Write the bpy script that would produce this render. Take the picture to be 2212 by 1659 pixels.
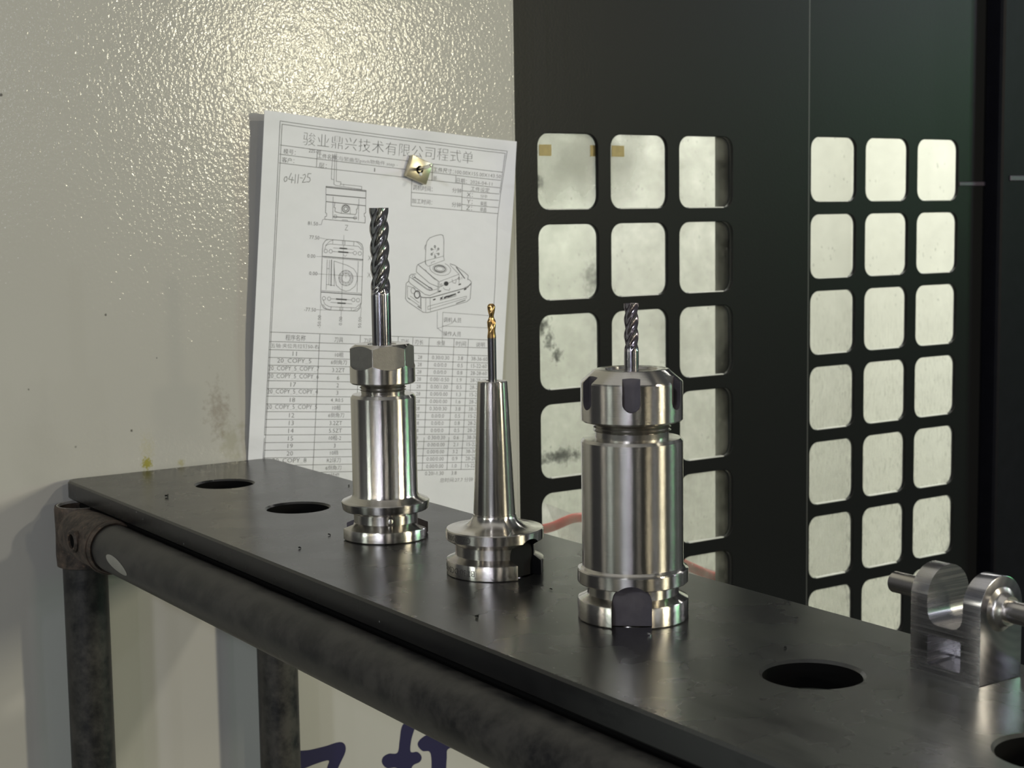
import bpy, bmesh, math, random
from mathutils import Vector, Matrix
random.seed(7)
for o in list(bpy.data.objects): bpy.data.objects.remove(o, do_unlink=True)
sc = bpy.context.scene
COL = sc.collection
R = math.radians

# ------------------------------------------------------------------ camera
cam_d = bpy.data.cameras.new('camera'); cam = bpy.data.objects.new('camera', cam_d); COL.objects.link(cam)
yaw, pit, roll = 2.54799, -0.10639, -0.01459
fw = Vector((math.cos(pit)*math.cos(yaw), math.cos(pit)*math.sin(yaw), math.sin(pit)))
rt = Vector((math.sin(yaw), -math.cos(yaw), 0)); up = rt.cross(fw)
rt, up = rt*math.cos(roll)+up*math.sin(roll), up*math.cos(roll)-rt*math.sin(roll)
cam.matrix_world = Matrix(((rt.x, up.x, -fw.x, 0.91854), (rt.y, up.y, -fw.y, -0.39835), (rt.z, up.z, -fw.z, 0.16618), (0, 0, 0, 1)))
cam_d.sensor_width = 36; cam_d.lens = 36*3387.43/2212; cam_d.clip_start = .02; cam_d.clip_end = 50
cam_d.dof.use_dof = True; cam_d.dof.focus_distance = .74; cam_d.dof.aperture_fstop = 34
sc.camera = cam

# ------------------------------------------------------------------ world, lamps of the hall and added ones, exposure
w = bpy.data.worlds.new('world'); sc.world = w; w.use_nodes = True
bg = w.node_tree.nodes['Background']; bg.inputs[0].default_value = (.95, .98, 1.0, 1); bg.inputs[1].default_value = .07
sc.view_settings.view_transform = 'Standard'; sc.view_settings.look = 'None'
sc.view_settings.exposure = .15; sc.view_settings.gamma = 1; sc.view_settings.use_curve_mapping = False

def lamp(name, loc, power, size, col, target=(.2, .05, .05), size_y=None, spread=180):
    l = bpy.data.lights.new(name, 'AREA'); l.energy = power; l.color = col
    l.shape = 'RECTANGLE' if size_y else 'DISK'; l.size = size
    if size_y: l.size_y = size_y
    l.spread = R(spread)
    o = bpy.data.objects.new(name, l); COL.objects.link(o); o.location = loc
    o.rotation_euler = (Vector(target)-Vector(loc)).to_track_quat('-Z', 'Y').to_euler(); return o
def polar(az, el, dist, c=(.3, 0, .05)):
    return (c[0]+dist*math.cos(R(az))*math.cos(R(el)), c[1]+dist*math.sin(R(az))*math.cos(R(el)), c[2]+dist*math.sin(R(el)))
lamp('hall_or_added_lamp', (2.55, 1.35, 1.75), 13, .14, (1, .93, .76))                   # warm lamp, high right
lamp('hall_or_added_lamp', (3.1, 1.72, .62), 29, .14, (1, .92, .66), size_y=.36)         # low warm lamp, right
lamp('hall_or_added_lamp', (2.0, -2.35, 1.45), 15, .18, (.86, .90, 1))                   # cool lamp, left behind the camera
lamp('hall_or_added_lamp', (-.4, -.2, 2.7), 10, 3.6, (1, .98, .92), target=(-.4, -.2, 0), size_y=2.6)            # overhead lamp, widened to stand in for the lit ceiling
lamp('hall_or_added_lamp', polar(-88, 12, 5), 16, .14, (.90, 1, .92))
lamp('hall_or_added_lamp', polar(-72, 12, 5), 5, .10, (1, .92, .70))
lamp('hall_or_added_lamp', polar(-61, 10, 5), 6, .07, (.95, .95, 1))
lamp('hall_or_added_lamp', polar(-44, 6, 5), 8, .10, (.86, .84, 1))
lamp('hall_or_added_lamp', polar(-1, 10, 5), 9, .15, (1, .88, .62))
lamp('hall_or_added_lamp', polar(66, 12, 5), 7, .12, (.84, .88, 1))
lamp('hall_or_added_lamp', (2.5, 3.65, 1.12), 9, .25, (.84, .80, 1), target=(-.15, .75, .4))
lamp('hall_or_added_lamp', polar(-104, 8, 5), 7, .10, (1, .95, .82))  # this and the next four: small lamps added for thin streaks on steel
lamp('hall_or_added_lamp', polar(-52, 6, 5), 4, .05, (.80, .86, 1))
lamp('hall_or_added_lamp', polar(-24, 9, 5), 3, .06, (1, .94, .85))
lamp('hall_or_added_lamp', polar(12, 8, 5), 3, .05, (.92, .95, 1))
lamp('hall_or_added_lamp', polar(84, 9, 5), 5, .07, (.9, .92, 1))
lamp('green_lamp', (2.3, 3.95, .62), 7, .5, (.25, 1, .35), target=(-.15, .95, .28))
lamp('chamber_lamp', (-.46, .92, .66), 9.3, .5, (1, .985, .94), target=(-.50, .94, -1), size_y=.7)

# ------------------------------------------------------------------ materials
class NT:
    def __init__(s, name):
        s.m = bpy.data.materials.new(name); s.m.use_nodes = True; s.t = s.m.node_tree
        s.p = s.t.nodes['Principled BSDF']; s.out = s.t.nodes['Material Output']
    def n(s, kind, **kw):
        nd = s.t.nodes.new('ShaderNode'+kind)
        for k, v in kw.items():
            if k in nd.inputs.keys(): nd.inputs[k].default_value = v
            else: setattr(nd, k, v)
        return nd
    def l(s, a, b): s.t.links.new(a, b)
    def set(s, **kw):
        for k, v in kw.items(): s.p.inputs[k.replace('_', ' ')].default_value = v
    def coord(s, scale=(1, 1, 1), world=False):
        src = s.n('NewGeometry').outputs['Position'] if world else s.n('TexCoord').outputs['Object']
        mp = s.n('Mapping'); mp.inputs['Scale'].default_value = scale; s.l(src, mp.inputs[0]); return mp.outputs[0]
    def noise(s, scale, detail=3, rough=.5, co=None, world=False):
        nd = s.n('TexNoise', Scale=scale, Detail=detail, Roughness=rough)
        s.l(co if co is not None else s.coord(world=world), nd.inputs['Vector']); return nd.outputs[0]
    def ramp(s, f, a, b, ca=(0, 0, 0, 1), cb=(1, 1, 1, 1)):
        r = s.n('ValToRGB'); r.color_ramp.elements[0].position = a; r.color_ramp.elements[1].position = b
        r.color_ramp.elements[0].color = ca; r.color_ramp.elements[1].color = cb; s.l(f, r.inputs[0]); return r.outputs[0]
    def mix(s, f, a, b):
        m = s.n('Mix', data_type='RGBA')
        for i, v in ((0, f), (6, a), (7, b)):
            if hasattr(v, 'is_linked') or hasattr(v, 'links'): s.l(v, m.inputs[i])
            else: m.inputs[i].default_value = v if i == 0 else (*v[:3], 1)
        return m.outputs[2]
    def math(s, op, a, b=None, clamp=False):
        m = s.n('Math', operation=op); m.use_clamp = clamp
        for i, v in ((0, a), (1, b)):
            if v is None: continue
            if hasattr(v, 'links'): s.l(v, m.inputs[i])
            else: m.inputs[i].default_value = v
        return m.outputs[0]
    def bump(s, h, strength, dist, prev=None):
        b = s.n('Bump', Strength=strength, Distance=dist); s.l(h, b.inputs['Height'])
        if prev is not None: s.l(prev, b.inputs['Normal'])
        s.l(b.outputs[0], s.p.inputs['Normal']); return b.outputs[0]
    def spot(s, c, rad, sy=1, soft=.6, world=True, nscale=600, namp=.5):
        # irregular patch (stain, painted shadow or sheen) round a fixed place on the surface
        src = s.n('NewGeometry').outputs['Position']
        sub = s.n('VectorMath', operation='SUBTRACT'); s.l(src, sub.inputs[0]); sub.inputs[1].default_value = c
        mul = s.n('VectorMath', operation='MULTIPLY'); s.l(sub.outputs[0], mul.inputs[0]); mul.inputs[1].default_value = (1, 1, 1/sy)
        ln = s.n('VectorMath', operation='LENGTH'); s.l(mul.outputs[0], ln.inputs[0])
        nz = s.noise(nscale, 3, world=True)
        d = s.math('ADD', s.math('DIVIDE', ln.outputs['Value'], rad), s.math('MULTIPLY', s.math('SUBTRACT', nz, .5), namp*3))
        return s.ramp(d, soft, 1.0, (1, 1, 1, 1), (0, 0, 0, 1))
def simple(name, col, rough=.5, metal=0, nscale=0, var=.15, bump=0, bscale=300, bdist=.0005, spec=.5):
    t = NT(name); t.set(Base_Color=(*col, 1), Roughness=rough, Metallic=metal); t.p.inputs['Specular IOR Level'].default_value = spec
    if nscale:
        c = t.mix(t.noise(nscale, 4), tuple(max(0, v*(1-var)) for v in col), tuple(min(1, v*(1+var)) for v in col)); t.l(c, t.p.inputs['Base Color'])
    if bump: t.bump(t.noise(bscale, 2), bump, bdist)
    return t.m

def turned(name, col, rough=.3, aniso=.9, ring=8000, bs=.12):
    t = NT(name); t.set(Metallic=1, Roughness=rough, Anisotropic=aniso, Anisotropic_Rotation=.25)
    tg = t.n('Tangent', direction_type='RADIAL', axis='Z'); t.l(tg.outputs[0], t.p.inputs['Tangent'])
    nz = t.noise(1, 3, .6, t.coord((60, 60, ring)))
    c = t.mix(nz, tuple(v*.85 for v in col), tuple(min(1, v*1.12) for v in col)); t.l(c, t.p.inputs['Base Color'])
    spots = t.noise(900, 2, .5)
    t.l(t.math('ADD', t.math('MULTIPLY', t.noise(70, 3), .06), rough-.03), t.p.inputs['Roughness'])
    t.bump(nz, bs, .0002); return t.m
STEEL = turned('turned_steel', (.66, .635, .59), .18, 1.0)
STEEL_GROUND = turned('ground_steel', (.66, .63, .585), .18, 1.0, 7000, .12)
STEEL_SATIN = turned('satin_steel', (.62, .60, .57), .34, .8, 4000, .08)
HEX_FLAT = simple('milled_flat_steel', (.40, .39, .37), .42, 1, 400, .12, .15, 1500, .0002)
SLOT_GREY = simple('slot_grey_oxide', (.115, .105, .115), .5, .55, 250, .25)
SLOT_BLACK = simple('slot_black_oxide', (.006, .006, .0065), .6, 0, 250, .3, spec=.12)
THREAD = simple('thread_steel', (.48, .46, .43), .22, 1, 300, .2)
CARBIDE = simple('carbide', (.47, .46, .47), .16, 1, 300, .2)
CARBIDE_DARK = turned('carbide_shank', (.26, .255, .275), .18, .8, 3000, .1)
CARBIDE_PURPLE = simple('coated_carbide', (.42, .375, .41), .18, 1, 400, .2)
GOLD = simple('gold_coating', (.62, .40, .17), .25, 1, 900, .35)
ENGRAVE = simple('engraved_mark', (.07, .065, .06), .6, .2)
HOLLOW_SHADE = simple('painted_hollow_shade', (.004, .004, .004), .8, spec=.05)  # near black, puts the shade of holes and gaps into the colour

def build_alu():
    t = NT('milled_aluminium'); t.set(Metallic=1, Roughness=.24, Anisotropic=.6)
    wv = t.n('TexNoise', Scale=1.0, Detail=4, Roughness=.55); t.l(t.coord((22, 22, 1100)), wv.inputs['Vector'])
    c = t.mix(wv.outputs[0], (.53, .52, .545), (.70, .69, .69)); t.l(c, t.p.inputs['Base Color'])
    t.l(t.ramp(wv.outputs[0], .3, .7, (.20,)*3+(1,), (.32,)*3+(1,)), t.p.inputs['Roughness'])
    t.bump(wv.outputs[0], .10, .0003); return t.m
ALU = build_alu()
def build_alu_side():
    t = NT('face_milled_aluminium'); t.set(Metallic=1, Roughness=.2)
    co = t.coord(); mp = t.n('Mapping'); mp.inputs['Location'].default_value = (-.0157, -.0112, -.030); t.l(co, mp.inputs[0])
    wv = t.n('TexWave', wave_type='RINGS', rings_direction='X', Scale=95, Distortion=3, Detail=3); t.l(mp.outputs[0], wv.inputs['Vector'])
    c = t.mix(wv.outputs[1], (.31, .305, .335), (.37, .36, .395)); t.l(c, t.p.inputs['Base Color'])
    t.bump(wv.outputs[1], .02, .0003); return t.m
ALU_SIDE = build_alu_side()
PIN = turned('pin_steel', (.70, .67, .63), .26, .7, 2000, .03)

def build_black_plate():
    t = NT('blackened_plate'); t.p.inputs['Specular IOR Level'].default_value = .62
    big = t.noise(26, 3, .55)
    c = t.mix(t.ramp(big, .35, .72), (.0055, .0055, .0062), (.010, .010, .0102))
    sheen_or_film = t.spot((.68, -.02, 0), .24, 1, .1, nscale=14, namp=.12)          # sheen of blurred window reflections, painted into the colour at the near end
    c = t.mix(t.math('MULTIPLY', sheen_or_film, .85), c, (.125, .13, .118))
    sm = t.ramp(t.noise(1, 4, .6, t.coord((14, 55, 55))), .50, .64); c = t.mix(t.math('MULTIPLY', sm, .55), c, (.006, .006, .0065))
    dots = t.n('TexVoronoi', Scale=95, Randomness=1); t.l(t.coord((1, 1.6, 1)), dots.inputs['Vector'])
    dd = t.math('MULTIPLY', t.ramp(dots.outputs['Distance'], .03, .06, (1, 1, 1, 1), (0, 0, 0, 1)), t.ramp(t.noise(9, 2), .40, .55)); c = t.mix(t.math('MULTIPLY', dd, .6), c, (.36, .36, .35))
    t.l(c, t.p.inputs['Base Color'])
    t.l(t.math('ADD', t.math('MULTIPLY', big, .12), .215), t.p.inputs['Roughness'])
    return t.m
BLACK_PLATE = build_black_plate()

def build_pipe():
    t = NT('black_coated_pipe'); n1 = t.noise(45, 7, .72); n2 = t.noise(300, 3)
    c = t.mix(t.ramp(n1, .40, .60), (.008, .008, .009), (.046, .043, .038)); t.l(c, t.p.inputs['Base Color'])
    t.l(t.ramp(n1, .3, .7, (.34,)*3+(1,), (.56,)*3+(1,)), t.p.inputs['Roughness']); t.bump(n2, .12, .0004); return t.m
PIPE = build_pipe()
def build_rust():
    t = NT('rusty_cast_metal'); n1 = t.noise(110, 6, .7); n2 = t.noise(420, 4, .6)
    c = t.mix(t.ramp(n1, .36, .66), (.022, .018, .016), (.115, .085, .066)); c = t.mix(t.ramp(n2, .60, .74), c, (.20, .13, .085)); t.l(c, t.p.inputs['Base Color'])
    t.set(Metallic=.35, Roughness=.62); b = t.bump(n1, .5, .0012); t.bump(n2, .3, .0005, b); return t.m
RUST = build_rust()
RUST_INNER = simple('bare_zinc', (.55, .53, .50), .45, .6, 200, .3)
PEEL = simple('bare_beige_patch', (.30, .29, .25), .6, 0, 120, .12)

def build_wall():
    t = NT('textured_white_paint')
    c0 = t.mix(t.noise(9, 4), (.475, .467, .435), (.515, .507, .475))
    f1 = t.spot((-.087, -.0179, .0042), .0042, 1.2, .5); c = t.mix(t.math('MULTIPLY', f1, .9), c0, (.30, .27, .02))
    f1b = t.spot((-.087, -.017, .014), .006, 2.0, .1, namp=.8); c = t.mix(t.math('MULTIPLY', f1b, .22), c, (.42, .38, .12))
    f2 = t.spot((-.087, .0067, .002), .0032, 1.0, .3); c = t.mix(t.math('MULTIPLY', f2, .5), c, (.34, .30, .06))
    f3 = t.spot((-.087, .0351, .035), .010, 2.2, .1, nscale=260, namp=.9); c = t.mix(t.math('MULTIPLY', f3, .42), c, (.20, .15, .11))
    f3b = t.spot((-.087, .044, .012), .012, 1.5, .1, nscale=200, namp=.9); c = t.mix(t.math('MULTIPLY', f3b, .30), c, (.24, .22, .10))
    for (y, z, r_, k) in ((-.0276, .0274, .0011, .8), (-.0421, .1057, .0010, .75), (-.1036, .2467, .0014, .8), (-.095, .06, .0008, .6), (-.008, .075, .0007, .6), (-.066, .02, .0010, .5)):
        c = t.mix(t.math('MULTIPLY', t.spot((-.087, y, z), r_, 1, .5, nscale=900, namp=.3), k), c, (.05, .045, .04))
    shadow_patch = t.spot((-.087, -.09, .02), .022, 2.4, .0, nscale=60, namp=.4); c = t.mix(t.math('MULTIPLY', shadow_patch, .10), c, (.2, .19, .17))  # soft cast shadow left of the rack, painted into the wall colour
    t.l(c, t.p.inputs['Base Color']); t.set(Roughness=.55, Coat_Weight=.42, Coat_Roughness=.12, Coat_IOR=1.5); t.p.inputs['Specular IOR Level'].default_value = .1
    n1 = t.noise(430, 1.5, .5)                                       # pebbled clear coat that glitters round a lamp's reflection
    b = t.n('Bump', Strength=1, Distance=.00022); t.l(n1, b.inputs['Height']); t.l(b.outputs[0], t.p.inputs['Coat Normal'])
    t.bump(t.noise(430, 2, .5), .12, .0003); return t.m
WALL = build_wall()
WALL_EDGE = simple('white_paint_edge', (.62, .61, .57), .35)
NAVY = simple('navy_lettering', (.012, .010, .060), .45)
def build_door():
    t = NT('black_textured_paint'); t.set(Roughness=.38); t.p.inputs['Specular IOR Level'].default_value = .16
    st = t.noise(1, 2, .5, t.coord((1, 170, 2.0))); msk = t.spot((-.11, .335, .30), .055, 2.2, .1, nscale=40, namp=.5)
    c = t.mix(t.math('MULTIPLY', t.ramp(st, .5, .62), t.math('MULTIPLY', msk, .5)), (.0075, .0078, .009), (.003, .0035, .003)); t.l(c, t.p.inputs['Base Color'])
    b = t.bump(t.noise(520, 2), .22, .0003); t.bump(t.noise(150, 2), .08, .0004, b); return t.m
DOOR = build_door()
DOOR_EDGE = simple('light_catching_edge', (.07, .07, .073), .45, .2)  # lighter grey imitates the light caught along the edge
POST = simple('satin_black_post', (.007, .007, .010), .45, 0, 60, .3, spec=.08)
STREAK = simple('reflected_streak', (.085, .072, .10), .4, .4)  # purplish colour of a reflected light streak
CREAM = simple('chamber_paint', (.79, .785, .735), .35, 0, 5, .05, .2, 200, .0004)
TAPE = simple('yellowed_tape', (.42, .33, .13), .5, 0, 200, .2)
def build_glass(name, smears, dust, splash=.34, ymax=9, sheen_or_film=0):
    t = NT(name)
    tr = t.n('BsdfTransparent'); tr.inputs[0].default_value = (.95, .97, .94, 1)
    df = t.n('BsdfDiffuse'); df.inputs[0].default_value = (.50, .51, .46, 1)
    gl = t.n('BsdfGlossy'); gl.inputs['Roughness'].default_value = .06
    dk = t.n('BsdfDiffuse'); dk.inputs[0].default_value = (.03, .035, .035, 1)
    n1 = t.noise(30, 5, .6, world=True); n2 = t.noise(1, 4, .7, t.coord((300, 300, 95), world=True))
    vor = t.n('TexVoronoi', Scale=130); t.l(t.coord((1, 1, .8), world=True), vor.inputs['Vector'])
    drops = t.math('MULTIPLY', t.ramp(vor.outputs['Distance'], .10, .2, (1, 1, 1, 1), (0, 0, 0, 1)), t.ramp(t.noise(40, 2, world=True), .5, .62))
    sep = t.n('SeparateXYZ'); t.l(t.n('NewGeometry').outputs['Position'], sep.inputs[0])
    # splashes gather low on the doors
    lowz = t.math('ADD', t.math('MULTIPLY', t.math('SUBTRACT', .10, sep.outputs[2]), 3.2), 0, True)
    f = t.math('ADD', t.math('MULTIPLY', t.ramp(n1, .22, .95), dust), t.math('MULTIPLY', drops, .16))
    if sheen_or_film: f = t.math('ADD', f, t.math('MULTIPLY', t.spot((-.116, .375, .212), .095, .5, .2, nscale=40, namp=.2), sheen_or_film), True)
    f = t.math('MULTIPLY', f, t.math('MULTIPLY', t.math('SUBTRACT', ymax, sep.outputs[1]), 30, True))
    f = t.math('ADD', f, t.math('MULTIPLY', t.math('MULTIPLY', lowz, t.ramp(n2, .5, .68)), splash), True)
    m1 = t.n('MixShader'); t.l(f, m1.inputs[0]); t.l(tr.outputs[0], m1.inputs[1]); t.l(df.outputs[0], m1.inputs[2])
    cur = m1.outputs[0]
    for (c, rad, sy, k) in smears:
        g = t.spot(c, rad, sy, .1, nscale=220, namp=.9); m2 = t.n('MixShader'); t.l(t.math('MULTIPLY', g, k), m2.inputs[0]); t.l(cur, m2.inputs[1]); t.l(dk.outputs[0], m2.inputs[2]); cur = m2.outputs[0]
    fr = t.n('LayerWeight', Blend=.12); m3 = t.n('MixShader'); t.l(t.math('MULTIPLY', fr.outputs['Fresnel'], .6), m3.inputs[0]); t.l(cur, m3.inputs[1]); t.l(gl.outputs[0], m3.inputs[2])
    t.l(m3.outputs[0], t.out.inputs[0]); return t.m
def build_paper():
    t = NT('white_paper'); c = t.mix(t.noise(35, 4), (.85, .865, .94), (.90, .91, .98)); t.l(c, t.p.inputs['Base Color']); t.set(Roughness=.6)
    cr = t.n('TexVoronoi', feature='DISTANCE_TO_EDGE', Scale=16); t.l(t.coord((1, 1, 1)), cr.inputs['Vector'])
    b = t.bump(t.ramp(cr.outputs['Distance'], 0, .06), .10, .0008); t.bump(t.noise(55, 3), .30, .003, b); return t.m
PAPER = build_paper()
INK = simple('printer_ink', (.045, .045, .055), .7)
INK_GREY = simple('faded_printer_ink', (.16, .16, .175), .7)
PEN = simple('pencil_mark', (.13, .13, .14), .6)
NICKEL = simple('nickel_plated_magnet', (.56, .51, .38), .3, .85, 160, .2, .1, 300, .0005)
PIN_NICKEL = simple('bright_pin', (.78, .76, .66), .2, 1)
CHIP = simple('dark_chip', (.02, .02, .02), .3, .8)
CHIP_BRIGHT = simple('bright_chip', (.75, .74, .72), .3, 1)
WHITE_PLASTIC = simple('white_tray_plastic', (.85, .86, .88), .3)
SILL_GLINT = simple('painted_sill_glint', (.80, .81, .78), .2)  # pale colour imitates light on the lower edge of each window hole
RED = simple('red_rim', (.55, .05, .05), .4)
FLOOR = simple('hall_floor_paint', (.20, .22, .20), .35, 0, 2, .2)
HALL = simple('hall_wall_paint', (.34, .34, .33), .7, 0, 1, .2)
HALL_DARK = simple('hall_dark_cladding', (.03, .03, .035), .5)

# ------------------------------------------------------------------ helpers
def link(name, mesh, mat=None, parent=None, label=None, smooth=None):
    if mat is not None and not mesh.materials: mesh.materials.append(mat)
    if smooth is not None:
        for p in mesh.polygons: p.use_smooth = True
        mesh.set_sharp_from_angle(angle=R(smooth))
    o = bpy.data.objects.new(name, mesh); COL.objects.link(o)
    if parent: o.parent = parent
    if label: o['label'] = label
    return o
def thing(name, label, cat, loc=(0, 0, 0), rz=0, group=None):
    o = bpy.data.objects.new(name, None); COL.objects.link(o); o.location = loc; o.rotation_euler = (0, 0, rz); o.empty_display_size = .02
    o['label'] = label; o['category'] = cat
    if group: o['group'] = group
    return o
def struct(name, mesh, mat, smooth=None):
    o = link(name, mesh, mat, smooth=smooth); o['kind'] = 'structure'; return o
def from_bm(bm, name='m'):
    m = bpy.data.meshes.new(name); bmesh.ops.recalc_face_normals(bm, faces=bm.faces); bm.to_mesh(m); bm.free(); return m
def box_mesh(x0, x1, y0, y1, z0, z1, bev=0, seg=2):
    bm = bmesh.new(); bmesh.ops.create_cube(bm, size=1)
    for v in bm.verts: v.co = Vector(((x0+x1)/2+v.co.x*(x1-x0), (y0+y1)/2+v.co.y*(y1-y0), (z0+z1)/2+v.co.z*(z1-z0)))
    if bev: bmesh.ops.bevel(bm, geom=bm.edges[:], offset=bev, segments=seg, affect='EDGES', profile=.5)
    return from_bm(bm)
def lathe(prof, seg=128, axis='Z', closed=False):
    # prof: list of (radius, height); r == 0 ends are closed as fans
    vs, fs, rings = [], [], []
    for r, z in prof:
        if r < 1e-7: rings.append([len(vs)]); vs.append((0, 0, z))
        else:
            rings.append(list(range(len(vs), len(vs)+seg)))
            vs += [(r*math.cos(2*math.pi*i/seg), r*math.sin(2*math.pi*i/seg), z) for i in range(seg)]
    pairs = list(zip(rings, rings[1:])) + ([(rings[-1], rings[0])] if closed else [])
    for a, b in pairs:
        for i in range(seg):
            j = (i+1) % seg
            if len(a) == 1 and len(b) == 1: continue
            if len(a) == 1: fs.append((a[0], b[j], b[i]))
            elif len(b) == 1: fs.append((a[i], a[j], b[0]))
            else: fs.append((a[i], a[j], b[j], b[i]))
    if axis == 'X': vs = [(z, x, y) for x, y, z in vs]
    if axis == 'Y': vs = [(y, z, x) for x, y, z in vs]
    m = bpy.data.meshes.new('lathe'); m.from_pydata(vs, [], fs); m.update()
    bm = bmesh.new(); bm.from_mesh(m); bmesh.ops.recalc_face_normals(bm, faces=bm.faces); bm.to_mesh(m); bm.free()
    return m
def evaluated_mesh(o):
    dg = bpy.context.evaluated_depsgraph_get(); return bpy.data.meshes.new_from_object(o.evaluated_get(dg), depsgraph=dg)
def boolean(mesh, cutters, mat, cutmat):
    if not mesh.materials: mesh.materials.append(mat)
    a = bpy.data.objects.new('work', mesh); COL.objects.link(a); tmp = [a]
    for c in cutters:
        if not c.materials: c.materials.append(cutmat)
        b = bpy.data.objects.new('cut', c); COL.objects.link(b); tmp.append(b)
        md = a.modifiers.new('b', 'BOOLEAN'); md.operation = 'DIFFERENCE'; md.solver = 'EXACT'; md.object = b; md.material_mode = 'TRANSFER'
    bpy.context.view_layer.update(); m = evaluated_mesh(a)
    for o in tmp: bpy.data.objects.remove(o, do_unlink=True)
    return m
def transform(mesh, mat): mesh.transform(mat); return mesh
def rounded_rect(cx, cy, w_, h_, r, n=6):
    pts = []
    for (sx, sy, a0) in ((1, 1, 0), (-1, 1, 90), (-1, -1, 180), (1, -1, 270)):
        for k in range(n+1):
            a = R(a0+90*k/n); pts.append((cx+sx*(w_/2-r)+r*math.cos(a), cy+sy*(h_/2-r)+r*math.sin(a)))
    return pts
def circle(cx, cy, r, n=72): return [(cx+r*math.cos(2*math.pi*k/n), cy+r*math.sin(2*math.pi*k/n)) for k in range(n)]
def filled(loops, thick, bev=0, mtx=None, bres=1):
    c = bpy.data.curves.new('c', 'CURVE'); c.dimensions = '2D'; c.fill_mode = 'BOTH'
    c.extrude = max(thick/2-bev, 1e-6); c.bevel_depth = bev; c.bevel_resolution = bres; c.offset = -bev
    for lp in loops:
        s = c.splines.new('POLY'); s.points.add(len(lp)-1); s.use_cyclic_u = True
        for p, q in zip(s.points, lp): p.co = (q[0], q[1], 0, 1)
    o = bpy.data.objects.new('c', c); COL.objects.link(o); bpy.context.view_layer.update(); m = evaluated_mesh(o)
    bpy.data.objects.remove(o, do_unlink=True)
    if mtx: m.transform(mtx)
    bm = bmesh.new(); bm.from_mesh(m); bmesh.ops.remove_doubles(bm, verts=bm.verts, dist=1e-6); bmesh.ops.recalc_face_normals(bm, faces=bm.faces); bm.to_mesh(m); bm.free()
    return m
YZ = Matrix(((0, 0, 1, 0), (1, 0, 0, 0), (0, 1, 0, 0), (0, 0, 0, 1)))           # plane (a, b) -> (y, z), thickness along x
def arch_prism(width, zb, zt, d0, d1, az):
    # slot cutter: rounded top, runs radially from d0 to d1 at azimuth az
    r = width/2; prof = [(-r, zb), (r, zb)] + [(r*math.cos(R(a)), zt-r+r*math.sin(R(a))) for a in range(0, 181, 9)]
    bm = bmesh.new(); f0 = [bm.verts.new((d0, y, z)) for y, z in prof]; f1 = [bm.verts.new((d1, y, z)) for y, z in prof]
    bm.faces.new(f0); bm.faces.new(f1); n = len(prof)
    for i in range(n): bm.faces.new((f0[i], f0[(i+1) % n], f1[(i+1) % n], f1[i]))
    m = from_bm(bm); m.transform(Matrix.Rotation(R(az), 4, 'Z')); return m
FLUTE = [(0, 1), (.07, 1), (.11, .965), (.24, .92), (.33, .86), (.43, .70), (.54, .58), (.66, .54), (.78, .60), (.88, .74), (.955, .93)]
def flutes(Rad, z0, z1, lead, N, depth=1.0, nz=90, runout=.12, rz=None, phase=0):
    vs, fs = [], []; m = len(FLUTE)*N
    for k in range(nz+1):
        t = k/nz; z = z0+(z1-z0)*t; tw = 2*math.pi*(z-z0)/lead+phase
        fade = min(1, t/runout); fade = fade*fade*(3-2*fade); rr = rz(t) if rz else Rad
        for j in range(N):
            for ph, r in FLUTE:
                a = tw+2*math.pi*(j+ph)/N; q = rr*(1-(1-r)*depth*fade); vs.append((q*math.cos(a), q*math.sin(a), z))
    for k in range(nz):
        for i in range(m):
            j = (i+1) % m; fs.append((k*m+i, k*m+j, (k+1)*m+j, (k+1)*m+i))
    vs.append((0, 0, z1-Rad*.45)); c = len(vs)-1
    for i in range(m): fs.append((nz*m+i, nz*m+(i+1) % m, c))
    vs.append((0, 0, z0)); c = len(vs)-1
    for i in range(m): fs.append(((i+1) % m, i, c))
    me = bpy.data.meshes.new('flutes'); me.from_pydata(vs, [], fs); me.update(); return me
def text_mesh(body, thin=0.0):
    c = bpy.data.curves.new('t', 'FONT'); c.body = body; c.resolution_u = 2; c.offset = -thin
    o = bpy.data.objects.new('t', c); COL.objects.link(o); bpy.context.view_layer.update(); m = evaluated_mesh(o)
    bpy.data.objects.remove(o, do_unlink=True); bpy.data.curves.remove(c)
    vs = [v.co.copy() for v in m.vertices]; fs = [tuple(p.vertices) for p in m.polygons]; bpy.data.meshes.remove(m)
    x0, x1 = min(v.x for v in vs), max(v.x for v in vs); y0, y1 = min(v.y for v in vs), max(v.y for v in vs)
    return [((v.x-x0)/(x1-x0), (v.y-y0)/(y1-y0)) for v in vs], fs, (x1-x0)/(y1-y0)
S = .10398          # spacing of the holes in the rack plate
# ------------------------------------------------------------------ the setting
XW = -.087
struct('wall_left', box_mesh(XW-.0012, XW, -.36, .2862, -.95, .9), WALL)
bm = bmesh.new()
prof = [(XW+.0003, .2845), (XW-.0004, .2858), (XW-.0022, .2866), (XW-.012, .2866), (XW-.012, .2852), (XW-.0016, .2846)]
a = [bm.verts.new((x, y, -.95)) for x, y in prof]; b = [bm.verts.new((x, y, .9)) for x, y in prof]
bm.faces.new(a); bm.faces.new(b)
for i in range(len(prof)): bm.faces.new((a[i], a[(i+1) % 6], b[(i+1) % 6], b[i]))
struct('trim_1', from_bm(bm), WALL_EDGE)
wl = bpy.data.objects['wall_left']
def smooth_loop(pts, n=5):
    out = []; N = len(pts)
    for i in range(N):
        p0, p1, p2, p3 = (pts[(i+k-1) % N] for k in range(4))
        for k in range(n):
            t = k/n
            out.append(tuple(.5*(2*p1[d]+(p2[d]-p0[d])*t+(2*p0[d]-5*p1[d]+4*p2[d]-p3[d])*t*t+(3*p1[d]-p0[d]-3*p2[d]+p3[d])*t**3) for d in (0, 1)))
    return out
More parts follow.
